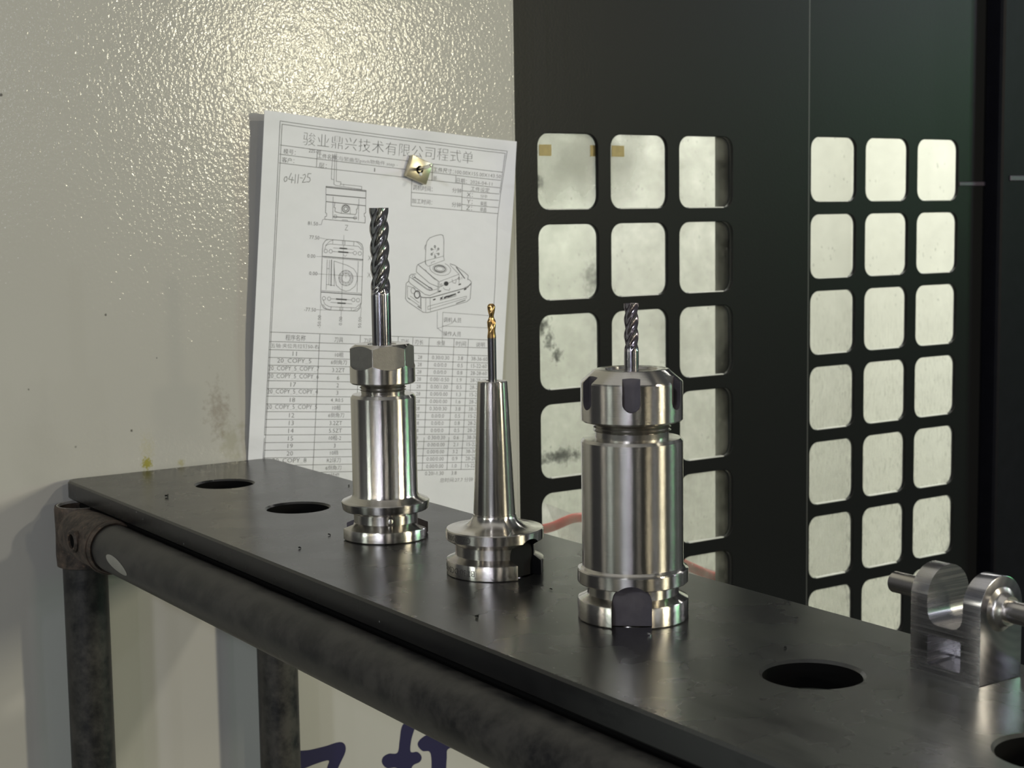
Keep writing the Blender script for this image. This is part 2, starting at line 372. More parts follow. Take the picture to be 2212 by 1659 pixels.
for g in ([(860,-2190),(976,-2190),(1099,-2188),(1210,-2180),(1258,-2205),(1264,-2262),(1220,-2340),(1160,-2430),(1080,-2500),(1030,-2520),(1020,-2490),(1075,-2420),(1115,-2340),(1120,-2300),(1013,-2305),(931,-2318),(860,-2320)],
          [(1783,-2138),(1838,-2146),(1864,-2189),(1846,-2239),(1826,-2300),(1821,-2380),(1880,-2394),(1915,-2437),(1900,-2476),(1830,-2500),(1820,-2600),(1825,-2740),(1790,-2790),(1740,-2770),(1735,-2720),(1712,-2500),(1614,-2465),(1572,-2417),(1580,-2373),(1631,-2356),(1705,-2364),(1726,-2280),(1745,-2179)],
          [(1884,-2338),(1912,-2298),(1987,-2276),(2122,-2290),(2320,-2370),(2420,-2420),(2400,-2450),(2241,-2430),(2152,-2430),(2141,-2500),(2125,-2640),(2090,-2740),(2030,-2750),(1990,-2700),(2000,-2600),(2003,-2469),(1984,-2412),(1924,-2395)]):
    m = filled([smooth_loop([(y*1e-4, z*1e-4) for y, z in g])], .0002, 0, Matrix.Translation((XW+.0001, 0, 0)) @ YZ)
    link('lettering', m, NAVY, wl, 'navy blue brush lettering on the white panel')

def door(name, x, y0, y1, cy, cz, glass, edge, rows=7):
    loops = [rounded_rect((y0+y1)/2, .1, y1-y0, 1.6, .002, 1)]
    for i in range(3):
        for k in range(rows): loops.append(rounded_rect(cy+.07319*i, cz-.07258*k, .0598, .0606, .0105, 6))
    d = struct(name, filled(loops, .004, .0006, Matrix.Translation((x-.002, 0, 0)) @ YZ), DOOR)
    pm = box_mesh(-.0015, .0015, -.0345, .0345, -.0345, .0345, .0006, 1); pm.materials.append(glass)
    em = box_mesh(-.0019, .0019, -.0200, .0200, -.0005, .0005, .0003, 1); em.materials.append(SILL_GLINT)
    for i in range(3):
        for k in range(rows):
            p = link('window_pane', pm, None, d); p.location = (x-.0062, cy+.07319*i, cz-.07258*k)
            e = link('sill_glint', em, None, p); e.location = (.0042, 0, -.0301)  # added pale strip, plays the lit sill of the window
    if edge:
        link('door_edge', box_mesh(x-.026, x-.0005, y1-.0002, y1+.0014, -.7, .9), DOOR_EDGE, d, 'grey edge of the door, painted lighter as if catching light')
    return d
GLASS_1 = build_glass('dusty_glass', [((-.116, .330, .079), .0075, 1.3, .62), ((-.116, .337, .066), .0055, 1.6, .70), ((-.116, .3445, .053), .0050, 1.6, .72), ((-.116, .327, .193), .008, 1, .6), ((-.116, .385, .115), .014, 1.3, .35), ((-.116, .345, -.03), .03, .22, .6), ((-.116, .527, .13), .010, .7, .0)], .42, .10, .548, .42)
GLASS_2 = build_glass('splashed_glass', [], .10)
d1 = door('door_1', -.11, .270, .6210, .35352, .20151, GLASS_1, True)
d2 = door('door_2', -.1545, .552, .9160, .69849, .20618, GLASS_2, False)
for (ya, yb) in ((.328, .340), (.379, .386), (.401, .414)):
    link('tape_piece', box_mesh(-.1146, -.1143, ya, yb, .214, .223), TAPE, d1, 'small yellowed piece of tape on the glass')
ps = struct('trim_2', box_mesh(-.162, -.135, .9165, 1.5, -.9, .9, .004), POST)
link('streak_bar', box_mesh(-.1352, -.1335, .93, 1.45, .195, .2005, .0008), STREAK, ps, 'thin purplish bar imitating a reflected streak across the black post')  # added bar, plays a streak of light reflected in the post
struct('wall_back', box_mesh(-.86, -.85, .20, 1.6, -.6, .75), CREAM)
struct('wall_right', box_mesh(-.86, -.30, 1.45, 1.46, -.6, .75), CREAM)
struct('wall_inner', box_mesh(-.86, -.13, .20, .21, -.6, .75), CREAM)
struct('ceiling', box_mesh(-.86, -.16, .20, 1.5, .75, .76), CREAM)
struct('trim_3', box_mesh(-.86, -.165, .20, 1.5, -.62, -.60), CREAM)
struct('trim_20', box_mesh(XW-.05, XW-.004, -1.8, -.361, -.95, .9, .004), HALL_DARK)
struct('floor', box_mesh(-1.2, 6.5, -4.5, 5.5, -.97, -.95), FLOOR)
# far side of the hall behind the camera
struct('wall_front', box_mesh(6.5, 6.6, -4.5, 5.5, -.95, 3.2), HALL_DARK)
k = 0
for y in (-3.6, -2.1, -.9, .6, 1.7, 3.0, 4.4):
    k += 1; struct('trim_%d' % (k+3), box_mesh(6.3, 6.5, y-.28-.1*(k % 3), y+.28, -.95, 3.2), HALL)  # unseen pillars, added so the steel reflects varied bands

link('streak_bar', box_mesh(-.1548, -.1532, .876, .9155, .1905, .1945, .0006), STREAK, d2, 'thin purplish bar imitating a reflected streak at the edge of the door')  # added bar continues the reflected streak onto the door
# a white tray with a red hose lying inside the machine
tr = thing('plastic_tray', 'white plastic tray with a red hose seen low through the left door glass', 'tray', (-.25, .50, -.25))
def strip(name, top, drop, th, mat, parent, slope=.12):
    vs, fs = [], []; n = len(top)
    for (x, y, z) in top: vs += [(x, y, z), (x-th, y, z), (min(x+slope, -.128)-th, y, z-drop), (min(x+slope, -.128), y, z-drop)]
    for i in range(n-1):
        for q in range(4): fs.append((4*i+q, 4*i+(q+1) % 4, 4*i+4+(q+1) % 4, 4*i+4+q))
    fs += [(0, 1, 2, 3), (4*n-4, 4*n-3, 4*n-2, 4*n-1)]
    m = bpy.data.meshes.new('s'); m.from_pydata(vs, [], fs); bm = bmesh.new(); bm.from_mesh(m); bmesh.ops.recalc_face_normals(bm, faces=bm.faces); bm.to_mesh(m); bm.free()
    o = link(name, m, mat, parent); o.location = -Vector(parent.location); return o
TOP = [(-.31, .440, -.103), (-.30, .461, -.109), (-.27, .483, -.121), (-.235, .517, -.141), (-.2, .551, -.161), (-.18, .571, -.169), (-.165, .588, -.176)]
strip('tray_wall', TOP, .16, .006, WHITE_PLASTIC, tr)
def tube(pts, r, seg=10, caps=True):
    c = bpy.data.curves.new('c', 'CURVE'); c.dimensions = '3D'; c.bevel_depth = r; c.bevel_resolution = 4; c.use_fill_caps = caps
    s = c.splines.new('BEZIER'); s.bezier_points.add(len(pts)-1)
    for b, p in zip(s.bezier_points, pts): b.co = p; b.handle_left_type = b.handle_right_type = 'AUTO'
    o = bpy.data.objects.new('c', c); COL.objects.link(o); bpy.context.view_layer.update(); m = evaluated_mesh(o); bpy.data.objects.remove(o, do_unlink=True); return m
o = link('red_hose', tube([(-.265, .385, -.122), (-.24, .418, -.119), (-.22, .446, -.109), (-.195, .506, -.140), (-.178, .538, -.160), (-.166, .565, -.173), (-.163, .60, -.180)], .0045), RED, tr, 'red hose', 40); o.location = -Vector(tr.location)

# ------------------------------------------------------------------ the rack
rack = thing('tool_rack', 'long black tool rack, thick plate with round holes on a black pipe frame', 'rack', (.36, 0, -.95))
def rp(name, mesh, mat, parent=rack, label=None, smooth=40):
    o = link(name, mesh, mat, parent, label, smooth); 
    if parent is rack: o.location = -Vector(rack.location)
    return o
loops = [rounded_rect((-.0826+.80)/2, (-.0760+.0704)/2, .8826, .1464, .0085, 8)] + [circle(S*k, 0, .01801, 80) for k in range(8)]
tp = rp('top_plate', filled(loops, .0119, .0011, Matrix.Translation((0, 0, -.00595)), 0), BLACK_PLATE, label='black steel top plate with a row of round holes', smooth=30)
tp.data.materials.append(HOLLOW_SHADE)  # shade inside the holes painted on as near-black walls
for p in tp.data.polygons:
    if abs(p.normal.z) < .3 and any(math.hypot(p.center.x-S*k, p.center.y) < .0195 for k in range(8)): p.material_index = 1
def pipe(name, axis, r, a, b, loc):
    m = lathe([(r-.002, a), (r, a), (r, b), (r-.002, b)], 64, axis, closed=True); m.transform(Matrix.Translation(loc)); return rp(name, m, PIPE)
ZR = -.0263
front = pipe('front_rail', 'X', .014, -.030, .80, (0, -.0827, ZR))
pipe('rear_rail', 'X', .014, -.060, .80, (0, .0592, ZR))
rp('gap_shade_strip', box_mesh(-.06, .79, -.0745, -.064, -.031, -.0121, .001, 1), HOLLOW_SHADE)  # black strip added to keep the gap above the rail dark
pipe('cross_rail', 'Y', .014, -.055, .045, (-.0560, 0, ZR-.006))
for (x, y) in ((-.0560, -.0735), (-.0560, .0592), (.775, -.0735), (.775, .0592)): pipe('leg', 'Z', .014, -.95, -.020, (x, y, 0))
# rusty corner joint over the left front leg
j = rp('pipe_joint', transform(lathe([(.0142, -.0515), (.0172, -.0515), (.0177, -.044), (.0173, -.030), (.0177, -.0150), (.0172, -.0128), (.0156, -.0128), (.0146, -.016)], 48, 'Z', True), Matrix.Translation((-.0560, -.0735, 0))), RUST, label='rusty brown cast corner joint')
o = link('joint_sleeve', transform(lathe([(.0142, .0262), (.0152, .0268), (.0158, .0250), (.0157, .020), (.0160, .008), (.0158, -.010), (.0152, -.026), (.0146, -.034), (.0100, -.035)], 48, 'X'), Matrix.Translation((0, -.0827, ZR))), RUST, j, smooth=40)
o = link('joint_lip', transform(lathe([(.0143, .0200), (.0163, .0196), (.0166, .0206), (.0162, .0216), (.0143, .0214)], 48, 'X', True), Matrix.Translation((0, -.0828, ZR-.0004))), RUST, j, smooth=40)
m = lathe([(.0034, 0), (.0052, 0), (.0054, .0016), (.0045, .0024), (.0034, .0022)], 28, 'X', True)
BH = Matrix.Translation((.0015, -.0978, -.0240)) @ Matrix.Rotation(R(-86), 4, 'Z'); m.transform(BH @ Matrix.Scale(1.3, 4))
link('bolt_hole', m, RUST, j, smooth=40)
m = lathe([(.0034, 0), (.0034, .0012), (0, .0012)], 24, 'X'); m.transform(BH @ Matrix.Scale(1.3, 4)); link('bolt_recess', m, HOLLOW_SHADE, j)
link('zinc_rim', transform(lathe([(.0147, -.0140), (.0155, -.0126), (.0162, -.0126), (.0156, -.0135)], 48, 'Z', True), Matrix.Translation((-.0560, -.0735, 0))), RUST_INNER, j, 'bright bare metal rim at the top of the joint')
# pale peeled patch on the front pipe
bm = bmesh.new(); grid = {}
for i in range(13):
    for k_ in range(13):
        u, v = i/12*2-1, k_/12*2-1; q = math.hypot(u, v)
        s_ = max(abs(u), abs(v))/q if q else 1
        u2, v2 = u*s_, v*s_
        x = .067+u2*.016; a = R(184+v2*15+u2*9); rr = .01412
        grid[i, k_] = bm.verts.new((x, -.0827+rr*math.cos(a), ZR+rr*math.sin(a)))
for i in range(12):
    for k_ in range(12): bm.faces.new((grid[i, k_], grid[i+1, k_], grid[i+1, k_+1], grid[i, k_+1]))
link('peeled_patch', from_bm(bm), PEEL, front, 'pale patch of peeled coating', 60)
# ------------------------------------------------------------------ tool holders standing in the holes
Z180 = math.pi
def polar_rot(m, az): m.transform(Matrix.Rotation(R(az), 4, 'Z')); return m
def taper(root):
    t = link('taper_shank', lathe([(0, -.0005), (.0152, -.0005), (.0158, -.0015), (.0088, -.0475), (.0080, -.0484), (0, -.0484)], 64), STEEL_GROUND, root, smooth=30)
    link('pull_stud', lathe([(0, -.0484), (.0062, -.0484), (.0062, -.056), (.0044, -.057), (.0044, -.064), (.0055, -.0655), (.0055, -.069), (.0045, -.070), (0, -.070)], 40), STEEL_SATIN, root, smooth=30)
def cyl_text(name, body, root, rad, az_right, z, h, wdeg, mat):
    # engraved mark running upside down round a rim, its first letter at the right
    vs, fs, asp = text_mesh(body, .016); out = []
    for u, v in vs:
        a = R(az_right-u*wdeg); q = rad+.00006
        out.append((q*math.cos(a), q*math.sin(a), z+h/2-v*h))
    m = bpy.data.meshes.new('t'); m.from_pydata(out, [], fs); m.update(); return link(name, m, mat, root, 'dark engraved lettering, upside down')
def drop_mark(root, az, r, z, mat):
    m = lathe([(0, .0004), (.0011, .0003), (.0017, -.0004)], 14, 'X'); m.transform(Matrix.Rotation(R(az), 4, 'Z') @ Matrix.Translation((r, 0, z))); link('dimple', m, mat, root, smooth=60)

# left holder: hexagon collet nut, long four flute end mill
CA = -29.27
t1 = thing('tool_holder', 'steel tool holder with hexagon collet nut and long end mill before the paper', 'tool holder', (2*S, 0, 0))
body = lathe([(0, 0), (.0224, 0), (.0230, .0006), (.0230, .0056), (.0228, .0060), (.0175, .0083), (.0170, .0086), (.0170, .0131), (.0174, .0136), (.0218, .0148), (.0224, .0153), (.0230, .0188), (.0230, .0192), (.0226, .0197), (.0186, .0214), (.0175, .0222), (.0170, .0236), (.0170, .0738), (.0159, .0754), (.0125, .0756), (0, .0756)], 144)
body = boolean(body, [arch_prism(.0161, -.004, .0150, .0163, .03, CA-95), arch_prism(.0161, -.004, .0150, .0163, .03, CA+85)], STEEL, SLOT_GREY)
hb = link('holder_body', body, None, t1, smooth=28)
drop_mark(hb, CA+8, .0170, .0108, STEEL_SATIN)
thr = [(0, .0752), (.0112, .0752), (.0115, .0772)]
for i in range(4): thr += [(.0122, .0776+i*.0014), (.0113, .0783+i*.0014)]
link('threaded_neck', lathe(thr+[(.0113, .086), (0, .086)], 96), THREAD, t1, smooth=25)
nut = lathe([(.0108, .0835), (.0163, .0811), (.0170, .0818), (.0170, .0995), (.0141, .1016), (.0122, .1018), (.0076, .1014), (.0070, .1000), (.0070, .0835)], 192, 'Z', True)
cuts = []
for i in range(6):
    m = lathe([(0, .0), (.0188, .0), (.0188, .012), (0, .012)], 96, 'X'); m.transform(Matrix.Rotation(R(CA+13+60*i), 4, 'Z') @ Matrix.Translation((.01485, 0, .1078))); cuts.append(m)
link('collet_nut', boolean(nut, cuts, STEEL, HEX_FLAT), None, t1, smooth=22)
link('collet', lathe([(.0048, .0990), (.0051, .1008), (.0069, .1010), (.0072, .1000), (.0072, .0950), (.0048, .0950)], 64, 'Z', True), STEEL_SATIN, t1, smooth=30)
e = link('end_mill', lathe([(0, .090), (.0050, .090), (.0050, .1262), (.0047, .1285), (.0040, .1300), (0, .1300)], 64), CARBIDE_DARK, t1, 'dark polished carbide end mill', 25)
link('flutes', flutes(.0050, .1270, .1716, .040, 4, .95, 160, .10, phase=.4), CARBIDE, e, 'bright twisted cutting flutes', 40)
taper(t1)

# middle holder: slim shrink taper, small gold ball cutter
CB = -33.29
t2 = thing('tool_holder', 'slim conical steel tool holder with tiny gold-tipped ball cutter and black notch', 'tool holder', (3*S, 0, 0))
prof = [(0, 0), (.0226, 0), (.0230, .0004), (.0230, .0066), (.0228, .0070), (.0190, .0088), (.0187, .0090), (.0187, .0138), (.0190, .0141), (.0226, .0162), (.0230, .0166), (.0230, .0208), (.0226, .0213), (.0205, .0216)]
for k in range(11):
    a = R(90*k/10); prof.append((.0205-.0095*math.sin(a)-.0001*k, .0216+.0060*(1-math.cos(a))))
prof += [(.01005, .0278), (.0098, .0279), (.0099, .0283), (.0070, .0898), (.0067, .0903), (.0030, .0905), (.0022, .0895), (0, .0895)]
body = boolean(lathe(prof, 144), [arch_prism(.0161, -.004, .0185, .0163, .03, CB+47), arch_prism(.0161, -.004, .0185, .0163, .03, CB+227)], STEEL_GROUND, SLOT_BLACK)
hb = link('holder_body', body, None, t2, smooth=28)
cyl_text('engraving', 'BT30-DC04-90', hb, .0230, CB-25, .0036, .0028, 60, ENGRAVE)
cyl_text('engraving', 'G2.5 20000', hb, .0230, CB-29, .0187, .0026, 44, ENGRAVE)
e = link('end_mill', lathe([(0, .085), (.0020, .085), (.0020, .1105), (0, .1105)], 40), CARBIDE_DARK, t2, 'small ball cutter with grey shank', 25)
def ballz(t):
    z = .1103+(.1262-.1103)*t
    if z < .1175: return .00203
    if z < .1200: q = (z-.1175)/.0025; q = q*q*(3-2*q); return .00203+(.0014-.00203)*q
    if z < .1222: q = (z-.1200)/.0022; q = q*q*(3-2*q); return .0014+(.0019-.0014)*q
    if z < .1246: return .0019
    q = (z-.1246)/.0016; return .0019*math.sqrt(max(.0, 1-.82*q*q))
link('cutting_head', flutes(.0010, .1103, .1262, .017, 2, .55, 110, .35, rz=ballz, phase=1.2), GOLD, e, 'gold coated ball head', 50)
taper(t2)

# right holder: slotted round collet nut, short end mill
CC = -38.4
t3 = thing('tool_holder', 'thick steel tool holder with slotted round collet nut and short end mill', 'tool holder', (4*S, 0, 0))
body = lathe([(0, 0), (.0226, 0), (.0230, .0005), (.0230, .0081), (.0228, .0085), (.0194, .0103), (.0190, .0106), (.0190, .0142), (.0194, .0146), (.0226, .0152), (.0230, .0157), (.0230, .0206), (.0227, .0211), (.0219, .0214), (.0214, .0219), (.0210, .0223), (.0210, .0740), (.0200, .0752), (.0165, .0755), (0, .0755)], 160)
hb = link('holder_body', boolean(body, [arch_prism(.0163, -.004, .0177, .0163, .03, CC-1.5), arch_prism(.0163, -.004, .0177, .0163, .03, CC+178.5)], STEEL, SLOT_GREY), None, t3, smooth=28)
thr = [(0, .0752), (.0152, .0752), (.0151, .0779)]
for i in range(4): thr += [(.0161, .0784+i*.0015), (.0151, .07915+i*.0015)]
link('threaded_neck', lathe(thr+[(.0150, .0880), (0, .0880)], 112), THREAD, t3, smooth=25)
nut = lathe([(.0150, .0850), (.0204, .0822), (.0210, .0829), (.0210, .0982), (.0207, .0988), (.0152, .1034), (.0146, .1036), (.0112, .1034), (.0102, .1020), (.0096, .0980), (.0096, .0850)], 200, 'Z', True)
cuts = []
for i in range(6):
    r_ = .0036; pr = [(-r_, .12), (r_, .12)] + [(r_*math.cos(R(a)), .0885+r_-.0008+r_*math.sin(R(a))) for a in range(0, -181, -10)]
    bm = bmesh.new(); f0 = [bm.verts.new((.0177, y, z)) for y, z in pr]; f1 = [bm.verts.new((.026, y, z)) for y, z in pr]; bm.faces.new(f0); bm.faces.new(f1); n = len(pr)
    for q in range(n): bm.faces.new((f0[q], f0[(q+1) % n], f1[(q+1) % n], f1[q]))
    m = from_bm(bm); m.transform(Matrix.Rotation(R(CC+60*i-.5), 4, 'Z')); cuts.append(m)
link('collet_nut', boolean(nut, cuts, STEEL, SLOT_GREY), None, t3, smooth=22)
link('collet', lathe([(.0029, .1000), (.0032, .1022), (.0090, .1026), (.0098, .1005), (.0098, .0950), (.0029, .0950)], 64, 'Z', True), STEEL_SATIN, t3, smooth=30)
e = link('end_mill', lathe([(0, .095), (.0030, .095), (.0030, .1106), (.0028, .1122), (.0023, .1130), (0, .1130)], 48), CARBIDE_DARK, t3, 'purplish coated carbide end mill', 25)
link('flutes', flutes(.0030, .1108, .1303, .0256, 4, .95, 90, .14, phase=.9), CARBIDE_PURPLE, e, 'purplish twisted cutting flutes', 40)
taper(t3)

# ------------------------------------------------------------------ machined clevis block with its pins
cb = thing('clevis_block', 'bright machined metal block with two rounded lugs and stub pins, on the rack', 'metal block', (.5507, .04575, 0))
LX, LY = .01575, .01125
def lug_prof(y0=-LY, y1=LY, zb=0, zc=.0269, n=28):
    r = (y1-y0)/2; return [(y0, zb), (y1, zb)] + [(r*math.cos(math.pi*k/n), zc+r*math.sin(math.pi*k/n)) for k in range(n+1)]
bl = filled([lug_prof()], 2*LX, .0003, YZ)
U = filled([[(-.0080, .05), (-.0080, .0245), (-.0078, .0222), (-.0070, .0200), (-.0054, .0185), (-.0035, .0180), (.0035, .0180), (.0054, .0185), (.0070, .0200), (.0078, .0222), (.0080, .0245), (.0080, .05)]], .06, 0, Matrix(((1, 0, 0, 0), (0, 0, 1, 0), (0, 1, 0, 0), (0, 0, 0, 1))))
P = box_mesh(-.0077, .0073, -.03, .0040, .0030, .0142, .0006, 1)
blk = boolean(bl, [U, P], ALU, ALU)
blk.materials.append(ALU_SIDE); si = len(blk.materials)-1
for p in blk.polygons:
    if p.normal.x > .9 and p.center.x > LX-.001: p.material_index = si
link('block', blk, None, cb, smooth=30)
link('pin', transform(lathe([(0, -.0340), (.0036, -.0340), (.0040, -.0335), (.0040, -.0150), (0, -.0150)], 56, 'X'), Matrix.Translation((0, 0, .0269))), PIN, cb, smooth=30)
link('boss', transform(lathe([(.0082, .0155), (.0078, .0159), (.0066, .0164), (.0058, .0175), (.0054, .0192), (.0052, .0196), (0, .0196)], 64, 'X'), Matrix.Translation((0, 0, .0262))), PIN, cb, 'turned fillet round the right pin', 40)
link('pin', transform(lathe([(0, .0150), (.0040, .0150), (.0040, .0485), (.0036, .0490), (0, .0490)], 56, 'X'), Matrix.Translation((0, 0, .0262))), PIN, cb, 'longer pin on the right lug', 30)

# ------------------------------------------------------------------ chips on the rack
def chip(x, y, s_, turns, mat, label, grp=None, rz=0):
    pts = []; n = int(7*turns)+2
    for i in range(n+1):
        a = 2*math.pi*turns*i/n; pts.append((s_*math.cos(a)*(1+.25*i/n), s_*math.sin(a), s_*.9*i/n+s_*.5))
    vs, fs = [], []
    for (px, py, pz) in pts: vs += [(px, py, pz-s_*.45), (px, py, pz+s_*.45), (px*.8, py*.8, pz+s_*.45), (px*.8, py*.8, pz-s_*.45)]
    for i in range(n):
        for q in range(4): fs.append((4*i+q, 4*i+(q+1) % 4, 4*i+4+(q+1) % 4, 4*i+4+q))
    fs += [(0, 1, 2, 3), (4*n+3, 4*n+2, 4*n+1, 4*n)]
    m = bpy.data.meshes.new('chip'); m.from_pydata(vs, [], fs); bm = bmesh.new(); bm.from_mesh(m); bmesh.ops.recalc_face_normals(bm, faces=bm.faces)
    zmin = min(v.co.z for v in bm.verts); 
    for v in bm.verts: v.co.z -= zmin
    bm.to_mesh(m); bm.free()
    o = link('metal_chip', m, mat); o.location = (x, y, 0); o.rotation_euler = (0, 0, rz); o['label'] = label; o['category'] = 'metal chip'
    if grp: o['group'] = grp
    return o
chip(.0228, -.0477, .0011, 1.3, CHIP, 'largest curled dark chip, left of the two far holes on the rack')
chip(.1882, -.0233, .0007, .8, CHIP, 'tiny dark chip just left of the base of the hexagon-nut holder')
chip(.2084, -.0506, .0007, .8, CHIP, 'tiny dark chip near the front edge, below the hexagon-nut holder', rz=1)
chip(.3791, -.0535, .0009, .7, CHIP, 'small dark curl near the front edge, below the slim conical holder', rz=2)
chip(.3584, -.0009, .0006, .7, CHIP, 'tiny dark curl between the slim conical holder and the slotted-nut holder', rz=.5)
chip(.4445, -.0147, .0008, .8, CHIP_BRIGHT, 'bright specks of swarf just in front of the slotted-nut holder')
chip(.0579, .0583, .0006, .7, CHIP, 'tiny dark chip behind the hexagon-nut holder near the back edge', rz=2.2)
chip(.4897, .0157, .0005, .8, CHIP, 'tiny dark chip behind the nearest empty hole', rz=.9)

# ------------------------------------------------------------------ the program sheet on the white panel
TLY, TLZ, ANG = .0770021, .2411363, R(-4.95)
def lift(u, v):
    h = 1.1
    if u < 50: h += 7.5*((50-u)/50)**1.8*max(.30, 1-v/330)
    if u > 178: h += 5.0*((u-178)/32)**2*math.exp(-((v-25)/45)**2) + 1.5*((u-178)/32)**2
    h += 1.2*(.5+.5*math.sin(u*.055+v*.021+.6)) + .7*math.sin(v*.05+u*.02) + .7
    h += 1.8*math.exp(-(v/9)**2)*(.5+.5*math.sin(u*.10+1.0))
    m = math.exp(-(((u-124)/22)**2+((v-29)/22)**2)); h = h*(1-m)+.7*m
    if v > 225: h = h+(1.6-h)*min(1, (v-225)/15)
    return max(.5, h)
def on_paper(u, v, e=0.0):
    h = lift(u, v)+e; y = TLY+(u*math.cos(ANG)+v*math.sin(ANG))*.001; z = TLZ+(u*math.sin(ANG)-v*math.cos(ANG))*.001
    return (XW+h*.001, y-.47*lift(u, v)*.001, z)
ORG = Vector(on_paper(105, 148))
def sheet_mesh():
    nu, nv = 70, 96; vs, fs = [], []
    for lay in (0, -.12):
        for j in range(nv+1):
            for i in range(nu+1): vs.append(Vector(on_paper(210*i/nu, 297*j/nv, lay))-ORG)
    q = (nu+1)*(nv+1)
    for j in range(nv):
        for i in range(nu):
            a = j*(nu+1)+i; fs.append((a, a+nu+1, a+nu+2, a+1)); fs.append((q+a, q+a+1, q+a+nu+2, q+a+nu+1))
    rim = [i for i in range(nu)] + [j*(nu+1)+nu for j in range(nv)] + [nv*(nu+1)+i for i in range(nu, 0, -1)] + [j*(nu+1) for j in range(nv, 0, -1)]
    for a, b in zip(rim, rim[1:]+rim[:1]): fs.append((a, b, q+b, q+a))
    m = bpy.data.meshes.new('sheet'); m.from_pydata([tuple(v) for v in vs], [], fs); m.update(); return m
paper = link('paper_sheet', sheet_mesh(), PAPER, smooth=60); paper.location = ORG
paper['label'] = 'creased white printed machining program sheet hanging on the white panel'; paper['category'] = 'paper'
class Ink:
    def __init__(s): s.v, s.f = [], []
    def add(s, vs, fs):
        b = len(s.v); s.v += vs; s.f += [tuple(i+b for i in f) for f in fs]
    def line(s, pts, wd):
        for (x0, y0), (x1, y1) in zip(pts, pts[1:]):
            L = math.hypot(x1-x0, y1-y0)
            if L < 1e-6: continue
            n = max(1, int(L/7)); nx, ny = -(y1-y0)/L*wd/2, (x1-x0)/L*wd/2; ex, ey = (x1-x0)/L*wd*.3, (y1-y0)/L*wd*.3; vs = []
            for i in range(n+1):
                t = i/n; k = -1 if i == 0 else (1 if i == n else 0); x, y = x0+(x1-x0)*t+ex*k, y0+(y1-y0)*t+ey*k
                vs += [(x+nx, y+ny), (x-nx, y-ny)]
            s.add(vs, [(2*i, 2*i+1, 2*i+3, 2*i+2) for i in range(n)])
    def text(s, body, u, v, wd, h, thin=0.0, rot=0):
        vs, fs, asp = text_mesh(body, thin); out = []
        for a, b in vs:
            x, y = a*wd, -b*h
            out.append((u+y, v-x) if rot else (u+x, v+y))
        s.add(out, fs)
    def centre(s, body, uc, v, h, thin=0.0, maxw=99, k=1.0):
        vs, fs, asp = text_mesh(body, thin); wd = min(maxw, asp*h*k); s.add([(uc+(a-.5)*wd, v-b*h) for a, b in vs], fs)
    def done(s, name, mat, label, e):
        m = bpy.data.meshes.new(name); m.from_pydata([tuple(Vector(on_paper(a, b, e))-ORG) for a, b in s.v], [], s.f); m.update()
        o = link(name, m, mat, paper, label); o['kind'] = 'stuff'; return o
